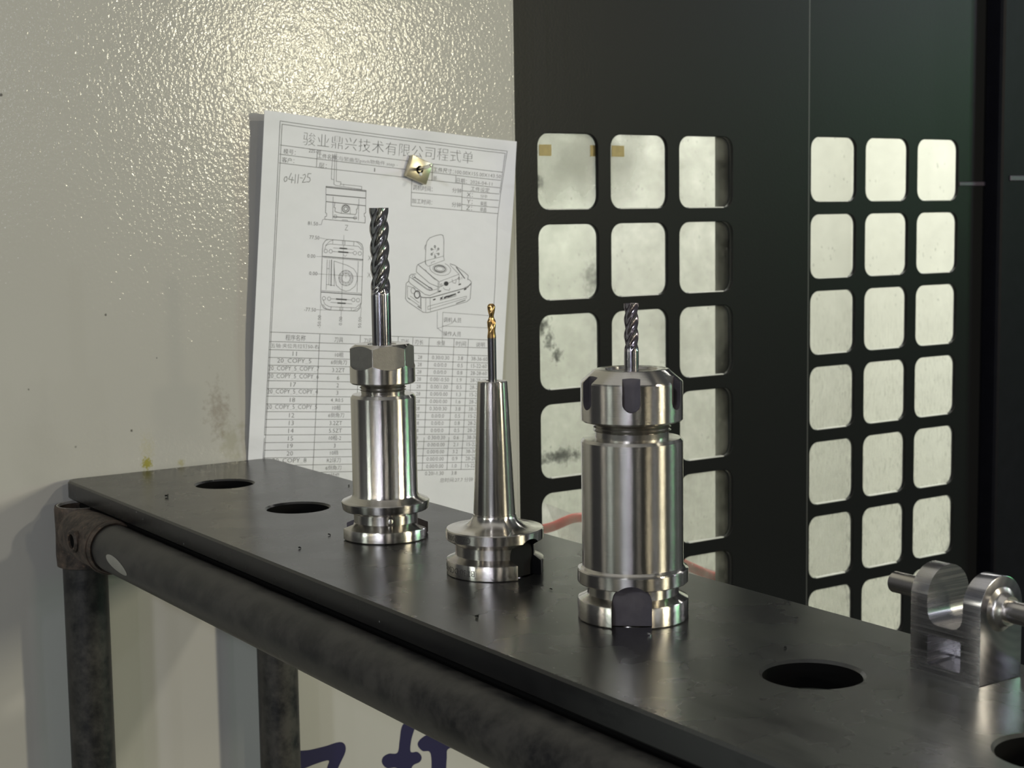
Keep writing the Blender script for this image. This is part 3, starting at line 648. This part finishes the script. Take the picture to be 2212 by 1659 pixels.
DRAWING=[(0.22,[(55.9,23.9),(56.3,45.5),(57.8,46.3),(78.8,47.4),(78.9,45.2),(61.9,45),(61.8,43.5),(58.1,43.3),(57.2,23.8)]),(0.22,[(54,24.4),(54.1,32.8),(53.9,33),(54.1,42.2),(56.1,42.3)]),(0.22,[(61.4,45.8),(61.5,44.8)]),(0.22,[(63.9,45),(64.2,46.2)]),(0.3,[(50.1,47.5),(82.5,47.7),(82.6,53.3)]),(0.22,[(50.1,47.5),(50.4,53.4)]),(0.5,[(50.4,53.4),(82.6,53.3)]),(0.5,[(50.3,48.2),(82.5,48.4)]),(0.22,[(50.4,53.7),(50.7,58.3)]),(0.4,[(50.7,58.3),(82.9,58.8)]),(0.22,[(82.6,53.3),(82.9,58.8)]),(0.3,[(50.7,58.3),(50.8,66.2),(51.7,66.7),(51.8,68.6),(50.4,69.2),(50.5,70.9),(83.1,71.1),(83,66.8),(82.1,66.4),(82,64.4),(83.1,63.8),(82.9,58.8)]),(0.3,[(57.8,58.7),(57.4,61.8),(58.4,62.2),(58.2,64.7),(59.9,65.2),(62.5,65.6),(75,65.7),(75.8,63.8),(75.4,61.9),(76.4,61.3),(76.4,58.8)]),(0.5,[(69.5,62),(69.4,62.8),(69.1,63.5),(68.5,64.1),(67.8,64.5),(67,64.7),(66.1,64.7),(65.3,64.4),(64.7,63.9),(64.3,63.2),(64.1,62.4),(64.2,61.7),(64.5,60.9),(65.1,60.3),(65.8,59.9),(66.7,59.7),(67.5,59.8),(68.3,60.1),(68.9,60.6),(69.3,61.3),(69.5,62)]),(0.4,[(68.3,62.1),(68.2,62.5),(68,63),(67.7,63.3),(67.3,63.5),(66.9,63.6),(66.4,63.6),(66,63.4),(65.7,63.1),(65.4,62.8),(65.3,62.3),(65.4,61.9),(65.6,61.5),(65.9,61.2),(66.3,60.9),(66.7,60.8),(67.2,60.9),(67.6,61),(68,61.3),(68.2,61.7),(68.3,62.1)]),(0.22,[(63.6,65.8),(63.4,61.8),(64.2,59.9),(66.6,59),(69.2,59.8),(70.4,61.7),(70.6,65.4)]),(0.5,[(57.1,68.6),(76,68.2)]),(0.22,[(59.9,68.2),(59.9,68.6),(59.7,68.9),(59.5,69.2),(59.2,69.4),(58.8,69.5),(58.4,69.5),(58,69.3),(57.8,69.1),(57.6,68.8),(57.5,68.4),(57.5,68),(57.7,67.7),(57.9,67.4),(58.3,67.2),(58.6,67.1),(59,67.2),(59.4,67.3),(59.7,67.5),(59.9,67.9),(59.9,68.2)]),(0.22,[(76,68),(76,68.4),(75.8,68.8),(75.6,69),(75.2,69.2),(74.8,69.3),(74.4,69.3),(74.1,69.2),(73.8,68.9),(73.6,68.6),(73.5,68.2),(73.6,67.8),(73.7,67.5),(74,67.2),(74.3,67),(74.7,66.9),(75.1,67),(75.4,67.1),(75.7,67.3),(75.9,67.7),(76,68)]),(0.22,[(56.2,54.4),(56.8,70.3)]),(0.22,[(77.1,54.2),(77.5,69.7)]),(0.22,[(64.5,70.7),(64.4,70.2),(68.6,70.2),(68.7,70.7)]),(0.18,[(50.5,70.9),(48.8,71.3),(47.9,74.9),(45.7,75)]),(0.3,[(49.8,92.6),(50.1,88.6),(51.9,85.8),(54.1,84.9),(78.4,85.1),(81.3,86.6),(82.5,89.5),(82.6,94.6),(83.2,128.9),(82.5,132.5),(80.1,134.9),(56.3,135.1),(52.9,133.8),(50.7,130.4),(50.2,126.4),(49.8,92.6)]),(0.22,[(51.7,92),(52.4,89.4),(55.3,88.1),(78.6,88.3),(81,90.6)]),(0.22,[(57.7,84.8),(57.7,88.1)]),(0.22,[(74.7,85),(74.7,88.2)]),(0.22,[(65.5,84.8),(65.6,87.8)]),(0.22,[(67.5,84.9),(67.6,87.9)]),(0.22,[(52.4,128.3),(53.9,131.2),(57.3,132.7),(78.9,132.7),(81.6,130)]),(0.22,[(58.9,132.6),(58.8,135.2)]),(0.22,[(75.4,132.6),(75.3,135)]),(0.22,[(66.1,132.5),(66.1,135.1)]),(0.22,[(68.3,132.4),(68.4,135)]),(0.22,[(52.1,89.5),(55.2,86.3),(58,85.1)]),(0.22,[(77.2,85.3),(80.6,87.6),(81.7,90.6)]),(0.22,[(52.2,131.3),(54.6,134),(58.6,135)]),(0.22,[(82.8,128.9),(81.2,132.9),(76.7,134.7)]),(0.5,[(50.3,97.2),(82.8,97.6)]),(0.22,[(50.6,98),(82.6,98.4)]),(0.5,[(50.6,122.6),(83.1,123.1)]),(0.22,[(50.6,121.6),(83.1,122)]),(0.22,[(54,99.3),(54.3,120.7)]),(0.22,[(79,99),(79.3,121.2)]),(0.22,[(55.8,99.4),(56.2,117.1)]),(0.5,[(57.4,99.3),(58,117.8)]),(0.22,[(59.4,100),(60.6,117.9)]),(0.22,[(54.2,117),(60.6,117.5)]),(0.22,[(54.2,105.8),(56,105.8)]),(0.22,[(59.4,100),(70.3,102.5),(75.5,104.6),(78.3,107.9),(79,112.4),(77.4,117.1),(73.5,120.1),(70.2,121),(66.2,120.1),(62.3,117.3),(60.6,110.9),(59.4,100)]),(0.22,[(75.4,111.3),(75.3,113.1),(74.5,114.7),(73.3,116),(71.7,116.9),(70,117.2),(68.2,117),(66.5,116.3),(65.2,115.2),(64.3,113.6),(63.9,111.9),(64.1,110.2),(64.8,108.6),(66,107.3),(67.6,106.4),(69.3,106),(71.1,106.2),(72.8,106.9),(74.1,108.1),(75.1,109.6),(75.4,111.3)]),(0.22,[(73.1,111.4),(72.9,112.4),(72.5,113.4),(71.8,114.1),(70.9,114.6),(69.8,114.8),(68.8,114.7),(67.8,114.3),(67,113.6),(66.5,112.8),(66.3,111.8),(66.4,110.8),(66.8,109.9),(67.5,109.1),(68.4,108.6),(69.5,108.4),(70.5,108.5),(71.5,108.9),(72.3,109.6),(72.8,110.5),(73.1,111.4)]),(0.18,[(75.1,111.3),(74.9,111.9),(74.3,112.2),(73.8,112),(73.5,111.4),(73.7,110.8),(74.3,110.6),(74.8,110.8),(75.1,111.3)]),(0.18,[(74.6,113.6),(74.4,114.2),(73.9,114.4),(73.3,114.2),(73,113.7),(73.2,113.1),(73.8,112.8),(74.3,113),(74.6,113.6)]),(0.18,[(73,115.3),(72.8,115.9),(72.2,116.1),(71.7,115.9),(71.4,115.4),(71.6,114.8),(72.1,114.5),(72.7,114.7),(73,115.3)]),(0.18,[(70.7,116),(70.5,116.6),(69.9,116.8),(69.4,116.6),(69.1,116.1),(69.3,115.5),(69.9,115.2),(70.4,115.4),(70.7,116)]),(0.18,[(68.3,115.5),(68.1,116.1),(67.6,116.4),(67,116.2),(66.8,115.6),(67,115),(67.5,114.8),(68.1,115),(68.3,115.5)]),(0.18,[(66.6,114),(66.4,114.6),(65.8,114.8),(65.2,114.6),(65,114.1),(65.2,113.5),(65.7,113.2),(66.3,113.4),(66.6,114)]),(0.18,[(65.8,111.8),(65.6,112.4),(65.1,112.7),(64.5,112.5),(64.2,111.9),(64.4,111.3),(65,111.1),(65.5,111.3),(65.8,111.8)]),(0.18,[(66.3,109.6),(66.1,110.2),(65.6,110.4),(65,110.2),(64.7,109.7),(64.9,109.1),(65.5,108.8),(66,109),(66.3,109.6)]),(0.18,[(67.9,107.9),(67.7,108.5),(67.2,108.7),(66.6,108.5),(66.3,108),(66.5,107.4),(67.1,107.1),(67.6,107.3),(67.9,107.9)]),(0.18,[(70.2,107.2),(70,107.8),(69.4,108),(68.9,107.8),(68.6,107.3),(68.8,106.7),(69.4,106.4),(69.9,106.6),(70.2,107.2)]),(0.18,[(72.5,107.6),(72.3,108.2),(71.8,108.5),(71.2,108.3),(71,107.7),(71.2,107.1),(71.7,106.9),(72.3,107.1),(72.5,107.6)]),(0.18,[(74.3,109.2),(74.1,109.7),(73.6,110),(73,109.8),(72.8,109.2),(73,108.7),(73.5,108.4),(74.1,108.6),(74.3,109.2)]),(0.22,[(53.9,93.2),(53.8,93.8),(53.4,94.3),(52.9,94.6),(52.3,94.6),(51.7,94.4),(51.3,93.9),(51.2,93.4),(51.3,92.8),(51.6,92.4),(52.2,92.1),(52.7,92),(53.3,92.3),(53.7,92.7),(53.9,93.2)]),(0.22,[(57.8,93.2),(57.7,93.8),(57.3,94.2),(56.8,94.5),(56.2,94.5),(55.6,94.3),(55.3,93.9),(55.1,93.4),(55.2,92.8),(55.5,92.3),(56.1,92),(56.7,92),(57.2,92.2),(57.6,92.6),(57.8,93.2)]),(0.22,[(77.4,93.2),(77.3,93.8),(76.9,94.2),(76.4,94.5),(75.8,94.5),(75.2,94.3),(74.8,93.9),(74.6,93.3),(74.7,92.8),(75.1,92.3),(75.6,92),(76.2,92),(76.8,92.2),(77.2,92.6),(77.4,93.2)]),(0.22,[(81.4,93.2),(81.3,93.8),(80.9,94.3),(80.4,94.6),(79.8,94.6),(79.2,94.4),(78.8,94),(78.6,93.4),(78.7,92.8),(79.1,92.3),(79.6,92.1),(80.2,92),(80.8,92.2),(81.2,92.7),(81.4,93.2)]),(0.22,[(54.2,126.9),(54.1,127.5),(53.7,127.9),(53.2,128.2),(52.6,128.2),(52.1,128),(51.7,127.6),(51.5,127),(51.6,126.5),(52,126),(52.5,125.7),(53.1,125.7),(53.6,125.9),(54,126.3),(54.2,126.9)]),(0.22,[(58.3,127),(58.2,127.6),(57.9,128.1),(57.4,128.3),(56.8,128.4),(56.2,128.1),(55.8,127.7),(55.6,127.1),(55.7,126.6),(56.1,126.1),(56.6,125.8),(57.2,125.8),(57.8,126),(58.2,126.5),(58.3,127)]),(0.22,[(77.9,126.9),(77.8,127.5),(77.5,128),(77,128.3),(76.3,128.3),(75.8,128.1),(75.4,127.6),(75.2,127.1),(75.3,126.5),(75.7,126),(76.2,125.7),(76.8,125.7),(77.4,125.9),(77.8,126.4),(77.9,126.9)]),(0.22,[(81.7,127),(81.6,127.5),(81.3,128),(80.7,128.3),(80.1,128.3),(79.6,128.1),(79.2,127.7),(79,127.1),(79.1,126.5),(79.4,126),(80,125.8),(80.6,125.7),(81.2,126),(81.6,126.4),(81.7,127)]),(0.22,[(57.8,93.3),(74.5,93.3)]),(0.9,[(63.7,90.6),(69.2,90.6)]),(0.9,[(62.7,93.2),(70.4,93.3)]),(0.22,[(58.3,90.7),(75,90.8)]),(0.22,[(58.3,127),(75.2,127.1)]),(0.9,[(62.8,127),(71,127.1)]),(0.9,[(64.1,129.8),(70.2,129.8)]),(0.22,[(58.3,129.6),(75.8,129.9)]),(0.16,[(66.4,81),(67.4,141.7)]),(0.16,[(46.7,109.9),(83.5,109.9)]),(0.16,[(47.3,84.3),(54.1,85)]),(0.16,[(45.1,97.6),(50.3,97.5)]),(0.16,[(47.2,135.3),(55.2,135.2)]),(0.16,[(50.5,131.4),(50.3,141.3)]),(0.16,[(83.4,132),(83.2,139.1)]),(0.16,[(69.4,107.9),(69.6,111.6)]),(0.16,[(66.7,95),(68.1,96.3),(69.5,95)]),(0.3,[(135.4,97.1),(135.1,84.7),(135.8,81),(138.1,78.2),(143.4,76.1),(147.6,75.1),(149.6,75.7),(150.5,78.5),(151.1,91.7)]),(0.22,[(134.6,87.1),(134.1,86.3),(134.4,84.2),(135.1,83.6)]),(0.22,[(135.4,97.1),(137.9,99.3),(151.9,94),(151.1,91.7)]),(0.22,[(135.3,95.5),(151.1,90.9)]),(0.22,[(140.5,97.3),(140.8,96.2),(143.8,95.2)]),(0.22,[(135.2,94),(135.9,98.1)]),(0.4,[(147,89.6),(146.9,90.2),(146.4,90.4),(146,90.2),(145.8,89.7),(145.9,89.2),(146.4,89),(146.8,89.1),(147,89.6)]),(0.4,[(144.2,91.8),(144.1,92.3),(143.7,92.5),(143.2,92.3),(143,91.8),(143.2,91.3),(143.6,91.1),(144,91.3),(144.2,91.8)]),(0.4,[(141.1,90.2),(141,90.7),(140.6,90.9),(140.1,90.7),(139.9,90.2),(140.1,89.7),(140.5,89.5),(140.9,89.7),(141.1,90.2)]),(0.4,[(140.8,86.4),(140.7,87),(140.2,87.2),(139.8,87),(139.6,86.5),(139.7,86),(140.2,85.8),(140.6,85.9),(140.8,86.4)]),(0.4,[(143.6,84.3),(143.4,84.8),(143,85.1),(142.6,84.9),(142.4,84.4),(142.5,83.9),(142.9,83.6),(143.4,83.8),(143.6,84.3)]),(0.4,[(146.7,85.9),(146.5,86.4),(146.1,86.7),(145.7,86.5),(145.5,86),(145.6,85.5),(146,85.2),(146.5,85.4),(146.7,85.9)]),(0.22,[(145.7,89.3),(144.2,89.5)]),(0.22,[(143.5,91),(142.7,89.7)]),(0.22,[(141.1,89.7),(141.8,88.3)]),(0.22,[(140.9,86.8),(142.4,86.6)]),(0.22,[(143,85.2),(143.9,86.5)]),(0.22,[(145.5,86.4),(144.7,87.9)]),(0.22,[(152.6,96.5),(154.4,97.2),(155.9,98.1),(157,99.1),(157.7,100.2),(157.9,101.3),(157.6,102.4),(156.9,103.3),(155.8,104.2),(154.3,104.8),(152.5,105.3),(150.5,105.4),(148.4,105.4),(146.3,105.1),(144.4,104.5),(142.7,103.8),(141.2,102.9),(140.2,101.9),(139.6,100.8),(139.4,99.7),(139.8,98.6)]),(0.22,[(154.4,101),(154,101.9),(153,102.7),(151.6,103.3),(149.8,103.6),(147.9,103.6),(146.1,103.3),(144.4,102.8),(143.2,102.1),(142.4,101.2),(142.2,100.2),(142.6,99.3),(143.5,98.5),(144.9,97.9),(146.7,97.6),(148.6,97.6),(150.4,97.8),(152.1,98.4),(153.4,99.1),(154.2,100),(154.4,101)]),(0.6,[(153.1,100.9),(152.8,101.6),(152.1,102.2),(150.9,102.6),(149.5,102.9),(148,102.9),(146.5,102.7),(145.2,102.3),(144.2,101.7),(143.6,101),(143.4,100.3),(143.7,99.6),(144.4,99),(145.6,98.6),(147,98.3),(148.5,98.3),(150,98.5),(151.3,98.9),(152.3,99.5),(153,100.2),(153.1,100.9)]),(0.22,[(151.5,100.8),(151.3,101.2),(150.8,101.6),(150.1,101.9),(149.1,102),(148.1,102),(147.1,101.9),(146.2,101.6),(145.5,101.3),(145.1,100.8),(145,100.4),(145.2,99.9),(145.7,99.6),(146.4,99.3),(147.4,99.1),(148.4,99.1),(149.4,99.3),(150.3,99.5),(151,99.9),(151.4,100.3),(151.5,100.8)]),(0.3,[(134.9,95.8),(129.1,98.5),(128.2,99.9),(128.1,104),(140.2,111.9),(147.6,114.1)]),(0.22,[(129.1,98.5),(141,106.1),(148.4,110.2),(165.5,103.7),(157,97.2)]),(0.3,[(148.4,110.2),(148.3,117.9)]),(0.22,[(147.4,109.9),(147.4,117.8)]),(0.22,[(135.7,101.7),(137.2,103.7),(144.9,109)]),(0.22,[(130.3,99.1),(146.7,109.6)]),(0.3,[(127.7,105.5),(123.9,106),(122.4,107.4),(122,111.2),(123.3,112.7),(136.4,120.2),(140.7,121),(148.1,117.9)]),(0.22,[(123,108.1),(138,116.6),(141.7,117.2),(147.5,115.7)]),(0.5,[(126.6,107.9),(142.9,116.4)]),(0.22,[(127.3,108),(126.8,108.3),(126,108.3),(125.2,107.9),(124.7,107.4),(124.7,106.9),(125.2,106.5),(126,106.5),(126.8,106.9),(127.3,107.4),(127.3,108)]),(0.22,[(142.5,116.4),(142,116.8),(141,116.8),(140.1,116.4),(139.5,115.7),(139.5,115.1),(140.1,114.8),(141,114.8),(142,115.2),(142.5,115.8),(142.5,116.4)]),(0.22,[(124.9,108.7),(140.5,117.3)]),(0.3,[(157,96.3),(161.4,97.3),(171,102.4),(173.7,104.3),(173.5,107.5)]),(0.6,[(162.7,98.6),(170.7,106.6)]),(0.22,[(165.5,103.9),(166,110.6)]),(0.22,[(148.3,114.6),(165.7,106.6)]),(0.3,[(122,111.2),(119.8,112.9),(120.1,124.2),(121.8,126.2),(133.6,132.4),(136.1,133.7),(140.3,133.7),(173.7,124.1),(176.7,121.7),(176.8,108.9),(175.1,107.4),(173.5,107.2)]),(0.5,[(132.9,122.1),(134.8,122.7),(142.1,122.4),(173.6,113.3),(176.6,110)]),(0.22,[(133.3,122.4),(134.2,131.9)]),(0.22,[(141.2,122.6),(142.2,132.6)]),(0.22,[(137.5,122.8),(138.2,133.3)]),(0.22,[(139.7,129.1),(173.2,119.9),(173.2,121.3),(139.8,131.5),(139.7,129.1)]),(0.5,[(164.5,125.9),(172.4,122.9)]),(0.22,[(171.1,113.5),(176.6,111.1)]),(0.22,[(121.1,114.7),(121.6,123.1),(133.4,129.6),(132.9,121.4)]),(0.22,[(121.1,114.7),(125.9,115.7),(132.9,121.4)]),(0.7,[(132.2,120.6),(132.2,121.4),(131.9,122.2),(131.4,122.8),(130.7,123.2),(130,123.4),(129.2,123.3),(128.6,122.9),(128,122.3),(127.6,121.6),(127.4,120.8),(127.5,119.9),(127.8,119.2),(128.3,118.6),(128.9,118.2),(129.7,118),(130.4,118.1),(131.1,118.4),(131.7,119),(132.1,119.7),(132.2,120.6)]),(0.22,[(128.2,117.8),(128.2,118.6),(127.9,119.2),(127.5,119.7),(127,120.1),(126.4,120.2),(125.8,120.1),(125.3,119.8),(124.8,119.3),(124.5,118.7),(124.4,118),(124.4,117.3),(124.7,116.7),(125.1,116.2),(125.6,115.8),(126.2,115.7),(126.8,115.8),(127.3,116.1),(127.8,116.5),(128.1,117.2),(128.2,117.8)]),(0.5,[(122.2,123.6),(124.1,124.6)]),(0.5,[(131,129.4),(133.8,130.7)]),(0.22,[(123.9,122),(132,126.8)]),(1.6,[(155.8,111.3),(155.5,111.9),(154.6,112.2),(153.8,112),(153.4,111.4),(153.7,110.8),(154.5,110.5),(155.4,110.7),(155.8,111.3)]),(0.22,[(152,114.4),(153.9,115.9),(157.6,116.2),(158.1,114.6)]),(0.22,[(159.6,107.7),(160.3,110.3),(162.9,110.7),(163.3,108.1)]),(0.22,[(168.1,105.7),(168.2,107.3)]),(0.22,[(166.6,106.8),(166.4,107.5),(165.8,107.8),(165.1,107.6),(164.8,106.9),(165.1,106.2),(165.7,105.9),(166.3,106.2),(166.6,106.8)]),(0.22,[(151.2,112.6),(151,113.2),(150.4,113.5),(149.8,113.3),(149.5,112.6),(149.7,112),(150.3,111.7),(150.9,111.9),(151.2,112.6)]),(0.9,[(144.2,124),(145.8,123.4)]),(0.9,[(165.3,117.6),(166.9,117)]),(0.9,[(170.9,115.1),(172.5,114.4)]),(0.9,[(165.8,111.6),(167.4,111)]),(0.9,[(148.6,117.7),(150.2,117.1)]),(1.2,[(150.6,122.6),(151.8,122.2)]),(1.2,[(153.7,122),(156.1,120.9)]),(1.2,[(156.7,121.1),(160.3,119.8)]),(1,[(160.9,119.6),(163.5,118.7)]),(0.3,[(150.1,123.9),(152.4,120.7)]),(0.3,[(156.7,121.7),(157.1,119.9)]),(0.3,[(150.1,123.9),(164.3,119.9)]),(0.2,[(153.1,133),(197.2,133.8)]),(0.2,[(153.8,143.2),(197.9,143.2)]),(0.2,[(153.1,133),(154,155.8)]),(0.18,[(148.2,132.4),(149,144.9),(154.1,148.1)]),(0.16,[(149,145.4),(162.3,140.7)])]
HANDWRITING=[(0.32,[(19.2,43.6),(17.8,43.9),(17.1,45.7),(17.7,47.2),(19.1,46.5),(19.5,44.6),(18.6,43.6)]),(0.32,[(22.5,40.8),(21.1,44.1),(20.6,45.2),(24.7,45.5)]),(0.32,[(23.5,43.4),(22.9,47.6)]),(0.32,[(25.8,41.3),(25.6,47.6)]),(0.32,[(28.2,41.1),(27.7,47.4)]),(0.32,[(29.4,43.4),(31.3,43.5)]),(0.32,[(31.4,41.5),(33.1,40.6),(33.7,42),(32.3,44.8),(31.3,46.5),(34.1,46)]),(0.32,[(37.9,39.7),(35.5,39.9),(35.1,42.4),(37,42.7),(37.5,44.3),(36.4,45.8),(34.5,45.6)])]
dr = Ink()
for wd, p in DRAWING: dr.line(p, wd*1.05)
dr.done('line_drawing', INK, 'printed line drawings of a clamp fixture in three views', .10)
hw = Ink()
for wd, p in HANDWRITING: hw.line(p, wd*1.1)
hw.done('handwriting', PEN, 'handwritten 0411-25', .10)
tl = Ink(); W1 = .3
def poly(*p, w=W1): tl.line(p, w)
poly((11.4, 258), (12.0, 160), (12.1, 90), (12.0, 6.0), (202.2, 8.0), (198.6, 40), (196.9, 60), (198.4, 110), (198.6, 262)); poly((12.4, 245), (13.0, 160), (13.3, 90), (13.6, 8.0), (200.6, 9.8), (197.8, 40))
poly((12.9, 22.4), (199.0, 24.2)); poly((12.7, 28.7), (197.9, 30.5)); poly((12.7, 34.7), (197.7, 36.2)); poly((41.8, 24.0), (41.8, 35.0)); poly((158.2, 30.2), (158.2, 36.0)); poly((137.5, 23.8), (137.5, 36))
poly((120.3, 36.0), (120.7, 55.9), (197.2, 55.8)); poly((120.4, 46.0), (164.4, 45.6)); poly((164.3, 36.4), (164.8, 55.8)); poly((164.3, 41.1), (197.4, 40.9)); poly((164.4, 46.0), (197.0, 45.8)); poly((164.6, 51.4), (197.0, 51.2))
poly((12.3, 152.3), (198.3, 152.4)); poly((12.2, 158.9), (198.3, 158.6)); V0 = 164.6; DV = 5.475
for i in range(17): poly((12.0, V0+DV*i), (198.4, V0+DV*i-.05))
for x in (51.0, 83.9, 99.5, 115.7, 128.4, 142.5, 164.4, 177.1): poly((x+.05, 152.4), (x, V0+DV*16))
tl.done('ruled_lines', INK, 'printed table ruling', .09)
tx = Ink(); TH = .012
tx.text('骏业鼎兴技术有限公司程式单', 30.3, 20.3, 142.2, 9.0, .022)
for b, u, v, wd, h in (('模号：', 15.7, 28.1, 9.2, 3.6), ('225-00', 35.2, 25.0, 9.4, 2.2), ('客户：', 14.8, 33.9, 9.4, 3.5), ('工件名称：', 42.2, 28.5, 16.5, 3.6), ('层：', 43.7, 35.0, 6, 3.5), ('工件尺寸：', 138.4, 29.3, 17.5, 3.6), ('日期：', 159.0, 35.6, 9, 3.6), ('工件设定', 172.0, 40.6, 16.7, 3.4), ('X：', 168.8, 45.1, 5.2, 3.0), ('Y：', 169.1, 50.2, 5.0, 3.0), ('Z：', 168.9, 55.1, 5.0, 3.0), ('调机时间：', 121.4, 44.0, 17, 3.7), ('分钟', 155.7, 43.1, 8.1, 3.5), ('加工时间：', 121.2, 53.8, 17.4, 3.6), ('分钟', 155.9, 53.7, 8.0, 3.5), ('调机人员', 154.2, 140.3, 15.6, 3.7), ('操作人员', 154.5, 150.8, 15.6, 3.7), ('程序名称', 24.2, 157.8, 15.6, 4.0), ('刀具', 62.9, 158.0, 7.0, 3.6), ('刀号', 87.1, 158.0, 6.6, 3.5), ('刀径', 103.5, 157.8, 7.2, 3.6), ('刀长', 117.9, 157.7, 7.4, 3.6), ('刃长', 130.2, 157.8, 7.4, 3.6), ('余量', 149.4, 157.9, 7.2, 3.6), ('时间', 166.2, 157.9, 9.0, 3.7), ('说明', 184.3, 158.0, 7.8, 3.5)):
    tx.text(b, u, v, wd, h, TH)
for b, u, v, wd in (('81.50', 37.3, 75.8, 7.9), ('77.50', 39.1, 85.6, 7.8), ('0.00', 38.2, 98.8, 6.2), ('0.00', 40.3, 111.0, 6.3), ('-77.50', 37.7, 136.7, 9.2)): tx.text(b, u, v, wd, 2.5, TH)
for b, u, v, wd in (('-50.00', 51.3, 148.2, 9), ('0.00', 68.3, 145.6, 6), ('50.00', 84.1, 147.0, 7.8)): tx.text(b, u, v, wd, 2.4, TH, 1)
BASE = 162.9
L1 = ['五轴·夹位先拉钉50-右', '11', '20_COPY_5', '20_COPY_5_COPY_7', '20_COPY_5_COPY_6', '17', '20_COPY_5_COPY_4', '18', '20_COPY_5_COPY_5', '12', '13', '14', '15', '19', '20', '20_COPY_8']
L2 = ['', '10粗', '6倒角刀', '3.2ZT', '6', '2', '3', '4_R0.5', '10粗', '6倒角刀', '3.2ZT', '5.5ZT', '10粗-2', '3', '10精', 'R2球刀', '6倒角刀', '10精修']
for i, b in enumerate(L1): tx.centre(b, 32.0, BASE+DV*i+.3, 3.1 if '_' not in b else 3.6, .016, 39.5, 1.15)
for i, b in enumerate(L2):
    if b: tx.centre(b, 67.5, BASE+DV*i+.3, 3.4 if any(ord(c) > 255 for c in b) else 2.9, .014, 15, 1.0)
tx.done('printed_text', INK, 'printed black lettering', .10)
tg = Ink()
tg.text('与繁曲型pitch物角件.step -', 59.2, 29.0, 48.5, 3.6, .014); tg.text('1', 88.3, 33.7, .7, 2.6, .01); tg.text('100.00X155.00X143.50', 157.4, 29.0, 40.6, 2.7, .012); tg.text('部', 138.3, 35.3, 3.2, 3.2, .012); tg.text('2026-04-11', 171.2, 35.1, 19.6, 2.5, .012); tg.text('分中', 180.9, 45.2, 6.0, 2.9, .012); tg.text('单面', 181.2, 50.9, 5.6, 3.3, .008); tg.text('单面', 181.2, 55.4, 5.6, 3.3, .008)
tg.text('Z', 66.9, 77.5, 2.6, 3.8, .02); tg.text('X', 86.9, 97.8, 2.7, 3.4, .02); tg.text('X', 87.1, 110.1, 2.7, 3.4, .02)
R1 = ['0.30/0.30', '0.0/0.0', '0.0/0.0', '0.00/-0.50', '0.00/1.00', '0.00/0.00', '0.00/0.00', '0.30/0.30', '0.0/0.0', '0.0/0.0', '0.0/0.0', '0.30/0.30', '0.00/0.00', '0.00/0.00', '0.00/0.00', '0.00/0.00', '0.20/-1.30']
R2 = ['3.8', '0.5', '0.8', '1.9', '0.5', '1.3', '1.6', '3.8', '0.5', '0.8', '0.5', '0.6', '2.1', '3.2', '0.9', '1.0', '3.8']
R3 = ['38-36-60', '15-22-60', '28-28-60', '28-28-60', '28-28-60', '15-22-60', '28-28-60', '38-36-60', '15-22-60', '28-28-60', '28-28-60', '38-36-60', '15-22-60', '38-36-60', '28-28-60', '15-22-60', '']
for i in range(17):
    v = BASE+DV*(i+1)+.1
    tg.centre(R1[i], 153.4, v, 2.8, .012, 17); tg.centre(R2[i], 170.9, v, 2.8, .012, 6); 
    if R3[i]: tg.centre(R3[i], 188.0, v, 2.8, .012, 14.6)
    tg.centre(['H%d', 'D%d'][0] % (i+1) if False else str(i+1), 91.5, v, 2.6, .012); tg.centre('60', 122, v, 2.6, .012); tg.centre('28', 135.4, v, 2.6, .012)
tg.text('总时间:27.7 分钟', 158.8, 261.7, 29.6, 3.4, .012)
tg.done('faded_text', INK_GREY, 'faded grey printed lettering', .10)

# square magnet holding the sheet
mg = thing('square_magnet', 'small square golden-grey magnet with a pin, holding the paper', 'magnet', on_paper(123.6, 29.3, .12), 0)
a_ = R(-16.5)+ANG
MR = Matrix.Rotation(a_, 4, 'X')
m = box_mesh(0, .0050, -.0092, .0092, -.0083, .0083, .0007, 2); m.transform(MR)
link('magnet_plate', m, NICKEL, mg, smooth=35)
m = lathe([(.0016, .0049), (.0028, .0050), (.0030, .00515), (.0016, .0053)], 28, 'X', True); link('hole_ring', m, HOLLOW_SHADE, mg, 'dark ring round the pin')
pm = lathe([(0, .0046), (.00135, .0046), (.00135, .0225), (.0011, .0232), (.0005, .0235), (0, .0235)], 28, 'X'); pm.transform(Matrix.Rotation(R(-6), 4, 'Y') @ Matrix.Rotation(R(-3), 4, 'Z'))
link('pin', pm, PIN_NICKEL, mg, 'bright round pin standing out of the magnet', 30)
gb = lathe([(0, .0058), (.0008, .0057), (.0013, .0052), (.0014, .0048), (0, .0048)], 16, 'X'); gb.transform(Matrix.Translation((0, .0008, -.0032))); link('glue_blob', gb, WHITE_PLASTIC, mg, 'white blob below the pin', 60)
